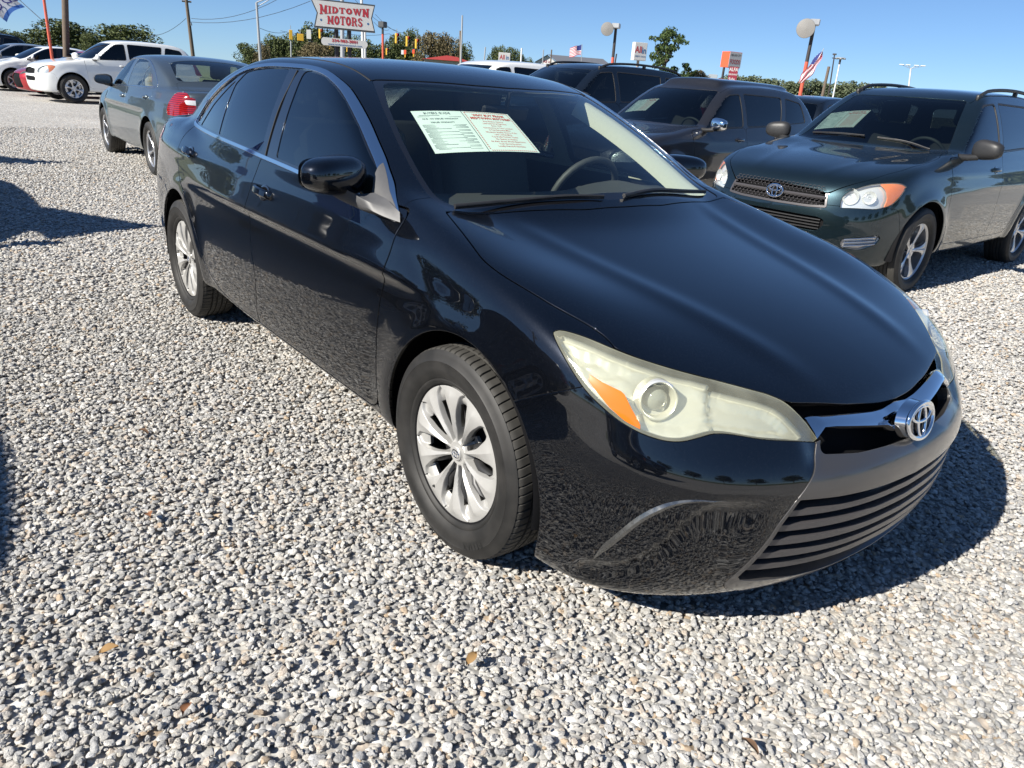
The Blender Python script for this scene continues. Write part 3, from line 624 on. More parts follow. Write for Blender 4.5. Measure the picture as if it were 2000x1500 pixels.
# ---------------------------------------------------------------- wheels
def polar(fn, r0, r1, nr, nt, clipf=None):
    R, Th = np.meshgrid(np.linspace(r0, r1, nr), np.linspace(0, 2*math.pi, nt, endpoint=False), indexing='ij')
    def P(r, t): w = fn(r, t); return np.stack([r*np.cos(t), w, r*np.sin(t)], -1)
    V = P(R, Th); e = 1e-3; dr = P(R+e, Th)-P(R-e, Th); dt = P(R, Th+e)-P(R, Th-e); N = np.cross(dt, dr); N /= np.linalg.norm(N, axis=-1, keepdims=True)+1e-12
    i = np.arange(nr-1)[:, None]; j = np.arange(nt)[None]; a = i*nt+j; b = i*nt+(j+1) % nt; c = (i+1)*nt+(j+1) % nt; d = (i+1)*nt+j
    T = np.concatenate([np.stack([a, b, c], -1).reshape(-1, 3), np.stack([a, c, d], -1).reshape(-1, 3)])
    m = M(V.reshape(-1, 3), N.reshape(-1, 3), T); fn_ = np.cross(m.V[m.T[:, 1]]-m.V[m.T[:, 0]], m.V[m.T[:, 2]]-m.V[m.T[:, 0]])
    if (fn_*m.N[m.T[:, 0]]).sum() < 0: m.T = m.T[:, ::-1]
    if clipf is not None: m = m.clip(clipf(R.ravel(), Th.ravel()))
    return m
def tyre_parts(R, rim, w, nblock=78, fine=True):
    """side walls and tread, axle along y, outer face +y"""
    hw = w/2; sh = R-rim
    side = [(rim-.004, hw*.80), (rim+.006, hw*.90), (rim+.012, hw*.93), (rim+.016, hw*.915), (rim+.25*sh, hw*1.03), (rim+.45*sh, hw*1.08), (rim+.62*sh, hw*1.06), (rim+.64*sh, hw*1.075), (rim+.67*sh, hw*1.045), (rim+.80*sh, hw*1.0), (rim+.88*sh, hw*.955), (rim+.925*sh, hw*.91)]
    b = B(); n = 120 if fine else 48
    b.lathe([(r, y) for r, y in side], axis='y', n=n); b.lathe([(r, -y) for r, y in side[::-1]], axis='y', n=n)
    pr = []; gr = [-.46, -.16, .16, .46]
    ys = sorted(set([-1, -.97, -.9, -.8, -.7, 1, .97, .9, .8, .7]+[g+d for g in gr for d in (-.05, -.04, .04, .05)]+([-.3, 0, .3, -.6, .6] if fine else [0])))
    for y in ys:
        a = abs(y); r = R-.0045*a*a-(.0 if a < .86 else (a-.86)**1.6*.16)-(.008 if min(abs(y-g) for g in gr) < .045 else 0); pr.append((r, y*hw*.91, a))
    nt = nblock*8 if fine else 96; V = []; k = np.arange(nt)
    for r, y, a in pr:
        t = 2*math.pi*k/nt
        if fine:
            ph = (k % 8); cutm = (ph == 0) if a > .5 else ((ph+3) % 8 == 0); rr = np.where(cutm, r-(.006 if a > .5 else .003), r)
            tw = t+(.05*(a-.5) if a > .5 else .09*y/hw)
        else: rr = r+0*t; tw = t
        V.append(np.stack([rr*np.cos(tw), y+0*t, rr*np.sin(tw)], -1))
    V = np.concatenate(V); m = len(pr); F = [(i*nt+j, i*nt+(j+1) % nt, (i+1)*nt+(j+1) % nt, (i+1)*nt+j) for i in range(m-1) for j in range(nt)]
    return b, (V, [f[::-1] for f in F])
def wheel_cover_m(R=.216, w0=.078):
    q = R/.2165
    sec = 2*math.pi/10
    def ph(t): u = (t+.12) % sec-sec/2; return u
    ha = S((.0, .10), (.05, .085), (.09, .088), (.13, .115), (.165, .165), (.19, .215), (.205, .30), (.216, .34))
    base = S((0, .0), (.03, .002), (.1, .012), (.16, .018), (.20, .016), (.212, .006), (.218, -.012))
    def fn(r, t):
        r = r/q; u = ph(t)+.10*(r-.10); a = ha(r); x = np.abs(u)/a; rid = .0075*np.clip(1-x, 0, 1)*sstep(.03, .08, r)*sstep(.21, .17, r)
        g = sstep(1.0, 1.28, x)*sstep(.032, .06, r)*sstep(.208, .196, r)
        deep = .012+.026*sstep(.19, .13, r)
        return w0+base(r)+rid-g*deep
    def hole(r, t):
        r = r/q; u = ph(t)+.10*(r-.10); d = sec/2-np.abs(u); return -np.maximum((np.abs(r-.120)-.040), (d-(sec/2-ha(r)*1.22))*r*-1*-1 if False else (np.abs(u)*-1+ha(r)*1.14)*r)
    return polar(fn, .026, .2175*q, 64, 1200, hole)
def alloy_m(R, n, w0=.08, style=0):
    sec = 2*math.pi/n; hw = {0: (.16, .115, .20), 1: (.10, .07, .10), 2: (.13, .09, .12)}[style]
    ha = S((.03, hw[0]*2.2), (.07, hw[0]*1.3), (R*.6, hw[1]*1.3), (R*.88, hw[2]*1.2), (R, hw[2]*1.6))
    def fn(r, t):
        u = (t+.2) % sec-sec/2; x = np.abs(u)/ha(r)
        return w0-.022*(1-sstep(.02, R, r))+.006*(1-np.clip(x, 0, 1)**2)-.008*gauss(u, 0, .03)*sstep(.06, .09, r)*sstep(R, R*.85, r)*(style != 1)-.01*sstep(R*.93, R, r)
    def hole(r, t):
        u = (t+.2) % sec-sec/2; return -np.maximum(np.maximum(.062-r, r-R*.915), (ha(r)-np.abs(u))*r)
    return polar(fn, .012, R, 36, n*60, hole)
_wc = {}
def wheel_proto(kind, R, rim, w, n=5, style=0, fine=False):
    """returns a wheel root mesh object with children; kept and copied"""
    b = B(); d = w/2-.02
    b.lathe([(rim-.002, w*.42), (rim-.012, w*.38), (rim-.02, w*.1), (rim-.02, -w*.45), (rim+.0, -w*.46)], axis='y', n=64)
    b.lathe([(.001, .0), (rim-.03, -.005), (rim-.022, -.02)], axis='y', n=48)
    root = b.obj('wheel', ALLOY if kind == 'alloy' else DARK, None, 40)
    bd = B(); bd.lathe([(.001, .026), (.06, .026), (.065, .012), (.15, .012), (.152, .0)], axis='y', n=48)
    for k in range(5): t = k*2*math.pi/5; bd.cyl((.057*math.cos(t), .02, .057*math.sin(t)), (.057*math.cos(t), .058, .057*math.sin(t)), .0095, n=8)
    bd.obj('brake_disc', BRAKE, root, 30)
    sb, (tv, tf) = tyre_parts(R, rim, w, fine=fine)
    sb.obj('tyre', TYRE, root, 50); frompy('tread', tv, tf, TREAD, root, 25)
    if kind == 'cover':
        m = wheel_cover_m(rim+.006, w/2-.035); fromM('wheel_cover', m.rim(.012, .001, False, dirn=np.array([0, -1., 0])), SILVER, root)
        c = B(); c.lathe([(.001, 0), (.020, 0), (.0235, -.0025), (.0235, -.006), (.027, -.006), (.028, -.014)], c=(0, w/2-.026, 0), axis='y', n=36); c.obj('centre_cap', SILVER, root, 35)
        e = B(); emb(e, .013, .0012, lambda u, v: np.array([u, w/2-.0255, v])); e.obj('cap_emblem', CHROME, root, 40)
        bl = B()
        for k in range(10): t = k*2*math.pi/10+.1; bl.tube([(.06*math.cos(t), .03, .06*math.sin(t)), (.11*math.cos(t), .05, .11*math.sin(t)), (.165*math.cos(t), .045, .165*math.sin(t))], .016, 8)
        bl.obj('steel_spokes', BRAKE, root, 60)
        vv = B(); t = -1.05; vv.cyl((.185*math.cos(t), .05, .185*math.sin(t)), (.172*math.cos(t), w/2-.005, .172*math.sin(t)), .0042, n=8); vv.obj('valve', TRIM, root)
    else:
        m = alloy_m(rim+.004, n, w/2-.028, style); fromM('spokes', m.rim(.03, .002, False, dirn=np.array([0, -1., 0])), ALLOY, root)
        c = B(); c.lathe([(.001, .004), (.024, .003), (.028, -.004)], c=(0, w/2-.048, 0), axis='y', n=24); c.obj('centre_cap', ALLOY, root, 35)
    return root
def emb(b, a, r, f):
    """three-ellipse badge; f maps (u,v) to space; a = half height"""
    def el(cu, cv, ru, rv, rad): P = [f(cu+ru*math.cos(t), cv+rv*math.sin(t)) for t in np.linspace(0, 2*math.pi, 41)]; b.tube(P, rad, 8, False)
    el(0, 0, a*1.42, a*.97, r*1.5); el(0, a*.36, a*1.0, a*.40, r); el(0, -a*.02, a*.42, a*.88, r)
def set_wheels(car, proto, W, zc, wb, steer=0.):
    """place four copies; outer face of the wheel at |y| = W"""
    for i, (x, sgn) in enumerate(((0, -1), (0, 1), (-wb, -1), (-wb, 1))):
        if i == 0 and not proto.get('used'): o = proto; o['used'] = 1
        else: o = copy_tree(proto)
        if 'used' in o: pass
        o.parent = car.root; o.location = (x, sgn*W, zc); sp = [.0, 1.1, .55, 2.1][i]
        o.rotation_mode = 'XYZ'; o.matrix_local = Matrix.Translation((x, sgn*W, zc)) @ Matrix.Rotation((0 if sgn > 0 else math.pi)+(steer if x == 0 else 0), 4, 'Z') @ Matrix.Rotation(sp, 4, 'Y')
        car.wheels.append(o)
def wells(car, W, zc, wb, r, arc=None):
    for x in (0, -wb):
        for sg in (-1, 1):
            b = B(); pr = [(r-.002, (W-.02)*sg), (r+.012, (W-.05)*sg), (r+.012, (W-.36)*sg), (.05, (W-.37)*sg)]
            n = 40; V = []
            for rr, y in pr:
                for k in range(n+1): t = -.12+(math.pi+.24)*k/n; V.append((x+rr*math.cos(t), y, zc+rr*math.sin(t)))
            b.add(V, [(i*(n+1)+k, i*(n+1)+k+1, (i+1)*(n+1)+k+1, (i+1)*(n+1)+k) for i in range(3) for k in range(n)]); b.obj('wheel_well', DARK, car.root, 40)
# ---------------------------------------------------------------- the black sedan
HF = car_field(dent=.024)
car = Car('black_sedan', (0, 0, 0), 0, HF, ((-4.05, 0, .08), (1.1, 1.0, 1.55)), .0155,
          'glossy black four-door sedan with clouded headlights and green paper window stickers, nearest the camera', 'car')
A_ = np.array
hl3 = [(.336,.823,.817),(.341,.812,.824),(.356,.797,.825),(.4,.766,.817),(.462,.731,.802),(.519,.691,.787),(.589,.625,.768),(.654,.553,.751),(.717,.478,.732),(.739,.45,.724),(.768,.423,.711),(.796,.406,.691),(.825,.388,.665),(.861,.367,.623),(.83,.45,.634),(.794,.529,.643),(.753,.597,.655),(.729,.636,.656),(.712,.669,.646),(.69,.702,.635),(.66,.733,.633),(.617,.768,.643),(.57,.797,.663),(.528,.816,.687),(.484,.83,.714),(.435,.836,.75),(.381,.833,.788)]
HL = smooth_closed(car.pts('fc', hl3), 4, (0, 13)) 
am3 = [(.456,.823,.757),(.511,.803,.739),(.556,.778,.726),(.583,.775,.696),(.62,.763,.65),(.581,.788,.666),(.543,.806,.691),(.502,.817,.722)]
AM = rounded(car.pts('fc', am3), .006)
WS = rounded([(-.985,-.2),(-.99,.0),(-1.005,.16),(-1.06,.356),(-1.131,.557,.02),(-.96,.612),(-.75,.665),(-.59,.69),(-.44,.705),(-.352,.695,.03),(-.315,.5),(-.275,.2),(-.27,-.2)], .05)
WSI = rounded([(-.962,-.2),(-.966,.0),(-.982,.16),(-1.038,.345),(-1.098,.530,.04),(-.94,.592),(-.745,.645),(-.595,.670),(-.46,.682),(-.385,.665,.06),(-.350,.5),(-.310,.2),(-.305,-.2)], .05)
HOOD = rounded([(-.232,-.2),(-.232,.0),(-.24,.2),(-.30,.47),(-.340,.714,.012),(-.172,.757),(-.02,.796),(.04,.801),(.099,.800),(.176,.790),(.271,.771),(.343,.745),(.383,.730),(.429,.722),(.466,.726,.01),(.519,.691),(.589,.625),(.654,.553),(.717,.478),(.745,.444),(.776,.411),(.803,.325),(.83,.227),(.853,.089),(.858,0),(.858,-.2)], .04)
DLO = smooth_closed([(-2.79,1.066),(-2.60,1.054),(-1.904,1.038),(-1.554,1.025),(-1.209,1.012),(-.8,.99),(-.395,.957),(-.45,.995),(-.505,1.028),(-.61,1.086),(-.709,1.144),(-.873,1.232),(-1.045,1.312),(-1.162,1.356),(-1.30,1.389),(-1.45,1.404),(-1.62,1.408),(-1.86,1.407),(-2.02,1.399),(-2.18,1.383),(-2.33,1.350),(-2.50,1.294),(-2.66,1.215),(-2.80,1.12),(-2.82,1.085)], 4, (6,))
def inset(poly, d):
    n = len(poly); a = np.roll(poly, 1, 0); b = np.roll(poly, -1, 0); t = b-a; t /= np.linalg.norm(t, axis=1, keepdims=True)+1e-12
    nn = np.c_[-t[:, 1], t[:, 0]]; ar = (poly[:, 0]*np.roll(poly[:, 1], -1)-np.roll(poly[:, 0], -1)*poly[:, 1]).sum(); return poly+nn*d*(1 if ar > 0 else -1)
DLI = inset(DLO, .015)
GF = rounded([(-.53,1.012),(-1.435,1.045),(-1.442,1.09),(-1.46,1.19),(-1.478,1.28),(-1.508,1.384,.03),(-1.44,1.385),(-1.30,1.370),(-1.17,1.336),(-1.05,1.292),(-.88,1.212),(-.72,1.125),(-.61,1.068)], .012)
GR = rounded([(-1.60,1.048),(-2.235,1.066),(-2.262,1.30),(-2.19,1.358,.02),(-2.02,1.380),(-1.86,1.387),(-1.665,1.387),(-1.635,1.28),(-1.615,1.15)], .012)
GQ = rounded([(-2.258,1.066),(-2.665,1.075,.008),(-2.52,1.19),(-2.33,1.298),(-2.283,1.318),(-2.28,1.29)], .006)
GC = rounded([(-2.695,1.080),(-2.775,1.086,.01),(-2.77,1.11),(-2.64,1.205),(-2.49,1.274),(-2.33,1.328),(-2.24,1.352,.01),(-2.35,1.302),(-2.54,1.194)], .006)
BL_ = rounded([(-2.49,-.2),(-2.49,.25),(-2.53,.45),(-2.60,.52,.04),(-2.85,.555),(-3.08,.575,.04),(-3.13,.45),(-3.16,.2),(-3.165,-.2)], .05)
ROOF = rounded([(-.975,-.2),(-.98,.0),(-.997,.16),(-1.052,.356),(-1.125,.562,.004),(-1.5,.578),(-2.0,.572),(-2.30,.558),(-2.60,.528,.01),(-2.52,.45),(-2.48,.25),(-2.48,-.2)], .03)
AF, AR, AZ, ARR = .03, -2.775, .345, .383
Z0 = car.full
car.arch(AF, AZ, ARR); car.arch(AR, AZ, ARR)
# glass house
w = car.cut('', 'top', WS, None, .004, put=False, shell=True)
wi, wo = car.split(w, 'top', WSI, 0)
car.put('windshield', wi.offset(-.003), WSG, 'mid', 0); car.put('windshield_border', wo.offset(-.003), GBLACK, 'mid', .006)
car.cut('rear_window', 'top', BL_, SIDEG, .004, -.003, .006, 'mid', shell=True)
dl = car.cut('', 'side', DLO, None, .003, put=False, shell=True)
inn, ring = car.split(dl, 'side', DLI, 0)
car.put('window_trim', ring.offset(.003), CHROME, 'pair', .014)
fr = inn.offset(-.004)
for nm, pg, mt in (('front_window', GF, SIDEG), ('rear_window_glass', GR, SIDEG), ('quarter_glass', GQ, SIDEG), ('corner_panel', GC, GBLACK)):
    g, fr = car.split(fr, 'side', pg, 0); car.put(nm, g.offset(-.003), mt, 'pair', 0)
# B pillar seam
BG = [(-1.538,1.0),(-1.545,1.06),(-1.552,1.15),(-1.562,1.25),(-1.58,1.42)]
P = car.sy([q[0] for q in BG][:-1]+[-1.573], [q[1] for q in BG][:-1]+[1.385]); car.sweep_put('pillar_seam', car.sweep(smooth_open(P, 4), strip(.006, -.0022, 4, -.006)), RUBBER, 'pair')
car.put('window_frame', fr, GBLACK, 'pair', .006)
# lights and grille
hlm = car.cut('', 'fc', HL, None, .004, put=False, shell=True)
car.put('headlight', hlm.offset(-.0005), HAZED, 'pair', .004)
def nearest(proj, poly, d): return inset(poly, d)
inner_hl, _ = car.split(hlm, 'fc', inset(HL, .007), 0)
car.cut('hood', 'top', HOOD, BLACK, .0075, 0, .02, 'mid', flt=.12)
UG = rounded([(-.2,.80),(.36,.80),(.425,.70),(.39,.66),(.352,.625,.005),(.366,.606,.01),(.360,.590,.015),(.25,.579),(.1,.575),(-.2,.575)], .012)
ug = car.cut('', 'front', UG, None, .003, put=False, shell=True, flt=.02)
GARNP = rounded([(-.2,.62),(.36,.62,.0),(.371,.617,.0),(.397,.577),(.43,.54),(.463,.500,.004),(.34,.492),(.163,.486),(0,.483),(-.2,.483)], .01)
GOUT = rounded([(-.2,.70),(.36,.64),(.371,.617,.002),(.397,.577),(.432,.54),(.463,.502),(.497,.434),(.527,.346),(.548,.262),(.556,.225,.012),(.53,.198),(.44,.170),(.2,.150),(-.2,.145)], .012)
GOPN = rounded([(-.2,.483),(0,.483),(.163,.486),(.34,.492),(.455,.499,.004),(.487,.434),(.517,.346),(.535,.27),(.538,.248,.01),(.50,.236),(.40,.223),(.2,.212),(-.2,.208)], .008)
go = car.cut('', 'front', GOUT, None, .003, put=False, shell=False, flt=.02)
_, car.shell = car.split(car.shell, 'front', GOPN, 0, True, .02)
gi, frame = car.split(go, 'front', GOPN, 0, True, .02)
garn, frame = car.split(frame, 'front', rounded([(-.3,.9),(.5,.9),(.47,.499,.0),(.34,.492),(.163,.486),(0,.483),(-.3,.483)], .001), 0, True, .02)
car.put('grille_garnish', garn.offset(.003), GARN, 'mid', .035)
car.put('grille_frame', frame.offset(.002), GARN, 'mid', .03)
# recess behind the grille, slats
back = car.take('front', inset(GOPN, -.03), flt=.02); car.put('grille_recess', back.offset(-.075), DARK, 'mid', 0)
back = car.take('front', inset(UG, -.03), flt=.02); car.put('upper_recess', back.offset(-.06), DARK, 'mid', 0)
def yend(z): return float(np.interp(z, [.236, .27, .346, .434, .499], [.53, .533, .515, .485, .455]))
for k in range(5):
    zc = .447-.0425*k; ye = yend(zc)+.008; ys = np.linspace(-ye, ye, 41); zz = zc+.012*(ys/.5)**2-.002
    P = car.sx(np.abs(ys), zz); P[:, 1] = ys
    Nn = car.nrm(P*[1, 1, 1]); Nn[:, 2] *= .15; Nn /= np.linalg.norm(Nn, axis=1, keepdims=True)
    b = car.sweep(P, [(-.0085, -.006), (-.0105, -.010), (-.0095, -.05), (.004, -.055), (.017, -.04), (.0105, -.009), (.0085, -.006)], Nn=Nn)
    car.sweep_put('grille_slat', b, SLATM, 'one', 30)
# chrome wing across the nose
yt = np.linspace(-.372, .372, 61); zt = np.interp(np.abs(yt), [0, .06, .12, .255, .345, .372], [.658, .652, .655, .668, .674, .672]); zb = np.interp(np.abs(yt), [0, .06, .10, .194, .30, .335, .350, .372], [.598, .598, .612, .626, .640, .642, .632, .618])
Pt = car.sx(np.abs(yt), zt); Pb = car.sx(np.abs(yt), zb); Pt[:, 1] = yt; Pb[:, 1] = yt; Nn = car.nrm((Pt+Pb)/2); V = []
for i in range(61):
    o = Nn[i]; V += [Pt[i]-o*.04, Pt[i]-o*.010, Pt[i]*.92+Pb[i]*.08-o*.006, Pt[i]*.35+Pb[i]*.65+o*.007, Pt[i]*.12+Pb[i]*.88+o*.008, Pb[i]-o*.002, Pb[i]-o*.03]
b = B(); b.add(V, [(i*7+j, (i+1)*7+j, (i+1)*7+j+1, i*7+j+1) for i in range(60) for j in range(6)]); b.obj('chrome_wing', CHROME, car.root, 40)
# emblem
EC = A_([.930, 0, .628]); EU = A_([0, 1., 0]); EV = A_([-.22, 0, .975]); EN = A_([.975, 0, .22])
b = B(); b.add(*(lambda n=40: ([tuple(EC+EU*.070*math.cos(t)+EV*.050*math.sin(t)-EN*.004) for t in np.linspace(0, 2*math.pi, n, endpoint=False)]+[tuple(EC+EU*.076*math.cos(t)+EV*.053*math.sin(t)-EN*.032) for t in np.linspace(0, 2*math.pi, n, endpoint=False)],
    [tuple(range(n))]+[(i, n+i, n+(i+1) % n, (i+1) % n) for i in range(n)]))()); eb = b.obj('emblem', CHROME, car.root, 40); b = B(); b.add([tuple(EC+EU*.066*math.cos(t)+EV*.046*math.sin(t)-EN*.0015) for t in np.linspace(0, 2*math.pi, 40, endpoint=False)], [tuple(range(40))]); b.obj('badge_ground', GBLACK, eb)
b = B(); emb(b, .050, .0048, lambda u, v: EC+EU*u+EV*v+EN*(.004-.8*u*u)); b.obj('badge_rings', CHROME, eb, 60)
# headlight inside
def lamp_inside(m_):
    P = m_.V; pc = A_([.63, .70, .725]); r = np.linalg.norm(P-pc, axis=1); sl_ = (P-A_([.675, .585, .70]))@A_([.62, -.74, .02]); edge = -sdpoly(car.pts('fc', P), HL)
    dp = .031+.016*sstep(-.004, .004, sl_)+.018*np.clip(1-r/.105, 0, 1)+.012*sstep(.020, .026, edge)+.004*np.sin((P[:, 2]-.35*P[:, 0])*150)*sstep(.03, .0, sl_)*sstep(.09, .12, r)*sstep(.03, .045, edge)
    inner = M(P-m_.N*dp[:, None], m_.N, m_.T); fn = np.cross(inner.V[inner.T[:, 1]]-inner.V[inner.T[:, 0]], inner.V[inner.T[:, 2]]-inner.V[inner.T[:, 0]]); nn_ = np.zeros_like(P)
    for k in range(3): np.add.at(nn_, inner.T[:, k], fn)
    inner.N = nn_/(np.linalg.norm(nn_, axis=1, keepdims=True)+1e-12); W_ = M(inner.V, m_.N, m_.T).rim(-.024, .0, False); W_ = M(W_.V, W_.N, W_.T[len(m_.T):]).compact(); car.put('reflector', inner+W_, REFL, 'pair', 0)
lamp_inside(inner_hl)
am, _ = car.split(car.take('fc', HL, src=Z0), 'fc', AM, 0); car.put('side_marker', am.offset(.0008), AMBER, 'pair', .002)
for sg in (-1, 1):
    c = car.sy([.616], [.728])[0]; c[1] = .713; c = newton(HF, c[None])[0]; n = car.nrm(c)[0]; d = A_([.86, .47, .18]); d /= np.linalg.norm(d)
    c = c-n*.028; R0 = oblique(d)
    def ring(prof, nm, mt):
        V = []; nn_ = 36
        for r, h in prof:
            for k in range(nn_): t = 2*math.pi*k/nn_; V.append((c+R0[0]*r*math.cos(t)+R0[1]*r*math.sin(t)+d*h)*[1, sg, 1])
        frompy(nm, V, [(i*nn_+k, i*nn_+(k+1) % nn_, (i+1)*nn_+(k+1) % nn_, (i+1)*nn_+k) for i in range(len(prof)-1) for k in range(nn_)], mt, car.root, 40)
    ring([(.052, -.03), (.050, .006), (.046, .010), (.042, .006), (.038, -.012), (.036, -.03)], 'projector_ring', REFL)
    ring([(.001, .006), (.014, .004), (.024, -.003), (.030, -.014), (.031, -.03)], 'projector_lens', mat('projector_lens', (.22, .24, .25), .05, coat=1))
    c2 = c+A_([.11, -.17, -.055]); c = c2-n*.0; 
# fog corner trim
fg = [(.563,.812,.268),(.585,.806,.31),(.61,.799,.348),(.653,.774,.418),(.688,.747,.461),(.718,.72,.486),(.754,.682,.499),(.80,.628,.499)]
P = newton(HF, smooth_open(fg, 6)); t = np.linspace(0, 1, len(P)); tp = np.clip(np.minimum(t*5+.12, (1-t)*2.2+.05), 0, 1)
car.sweep_put('fog_lamp_trim', car.sweep(P, [(-.010, -.004), (-.009, .002), (0, .005), (.009, .0), (.011, -.01)], taper=tp), noisy(mat('dull_chrome', (.20, .20, .195), .26, .9), 40, .3, rough_amt=.1), 'pair')
# panels
BUMP = rounded([(.0,.0),(.25,.60),(.30,.632),(.373,.672),(.470,.720,.01),(.60,.80),(1.3,.95),(1.3,0)], .01)
car.cut('front_bumper', 'side', BUMP, BLACK, .004, 0, .015, 'mid', filt=False)
FD = rounded([(-.395,1.0),(-.398,.935),(-.40,.86),(-.412,.80),(-.44,.72),(-.448,.6),(-.445,.45),(-.44,.345,.04),(-.50,.296),(-.66,.293),(-1.585,.292,.01),(-1.597,.36),(-1.560,.45),(-1.570,.55),(-1.598,.63),(-1.625,.72),(-1.628,.80),(-1.612,.90),(-1.598,.96),(-1.58,1.02),(-1.55,1.06)], .05)
RD = rounded([(-1.55,1.07),(-1.58,1.02),(-1.598,.96),(-1.612,.90),(-1.628,.80),(-1.625,.72),(-1.598,.63),(-1.570,.55),(-1.560,.45),(-1.597,.36),(-1.59,.292,.01),(-1.95,.291),(-2.124,.313),(-2.254,.361),(-2.326,.422),(-2.40,.55),(-2.52,.68),(-2.66,.757),(-2.755,.81),(-2.815,.89),(-2.850,.965),(-2.83,1.0),(-2.775,1.05),(-2.74,1.10)], .05)
car.cut('front_door', 'side', FD, BLACK, .0075)
car.cut('rear_door', 'side', RD, BLACK, .0075)
FEN = rounded([(-.462,1.25),(-.44,1.0),(-.395,.965),(-.398,.93),(-.40,.86),(-.412,.80),(-.44,.72),(-.448,.6),(-.445,.45),(-.44,.30),(-.44,0),(.6,0),(1.2,.5),(1.2,1.25)], .01)
car.cut('front_fender', 'side', FEN, BLACK, .004, filt=False)
car.cut('roof', 'top', ROOF, BLACK, .006, 0, .01, 'mid')
TR = rounded([(-3.17,-.2),(-3.165,.2),(-3.14,.45),(-3.11,.60,.03),(-3.4,.645),(-3.70,.64),(-3.86,.60),(-3.96,.4),(-3.96,-.2)], .03)
car.cut('trunk_lid', 'top', TR, BLACK, .005, 0, .02, 'mid', flt=.25)
TL = rounded([(-3.42,.985),(-3.46,.86),(-3.58,.775),(-4.1,.77),(-4.1,1.03),(-3.7,1.02)], .03)
tl = car.cut('', 'side', TL, None, .004, put=False, filt=False)
a, b_ = car.split(tl, 'rear', rounded([(.50,.0),(.50,1.4),(1.2,1.4),(1.2,0)], .001), 0, False)
r1, r2 = car.split(a, 'side', rounded([(-3.3,.86),(-3.60,.865),(-3.95,.84),(-3.95,.5),(-3.3,.5)], .01), 0, False)
car.put('tail_lamp', r2, RED, 'pair', .01); car.put('reverse_lamp', r1, CLEARW, 'pair', .01); car.put('tail_panel', b_, BLACK, 'mid', .01)
RB = rounded([(-3.05,.0),(-3.10,.55),(-3.30,.66),(-3.55,.72),(-4.2,.74),(-4.2,0)], .02)
car.cut('rear_bumper', 'side', RB, BLACK, .004, 0, .01, 'mid', filt=False)
ROCK = rounded([(-2.5,.0),(-2.5,.290),(-.3,.290),(-.3,0)], .001)
qp, rk = car.split(car.rest, 'side', rounded([(-4.2,.291),(-1.9,.291),(-1.9,.32),(.5,.32),(.5,2),(-4.2,2)], .001), 0, False)
car.put('body_side', qp, BLACK, 'pair', .012)
car.put('sill', rk, BLACK, 'mid', .004)
# inner shell under the panels, coloured black to put shade in the gaps
car.put('body_shell', car.shell.offset(-.016), DARK, 'mid', 0)
# inner trim seen through the glass
cb = Z0.sel((Z0.V[Z0.T][:, :, 2].mean(1) > 1.0) & (Z0.V[Z0.T][:, :, 0].mean(1) < -.30) & (Z0.V[Z0.T][:, :, 0].mean(1) > -3.1))
for pj, pg in (('top', inset(WS, .012)), ('top', inset(BL_, .02))): _, cb = car.split(cb, pj, pg, 0)
for pg in (inset(GF, -.02), inset(np.r_[GR, GR[:1]], -.02)): _, cb = car.split(cb, 'side', pg, 0)
cb = M(cb.V-cb.N*.028, -cb.N, cb.T[:, ::-1]); car.put('cabin_trim', cb, CREAM, 'mid', 0)
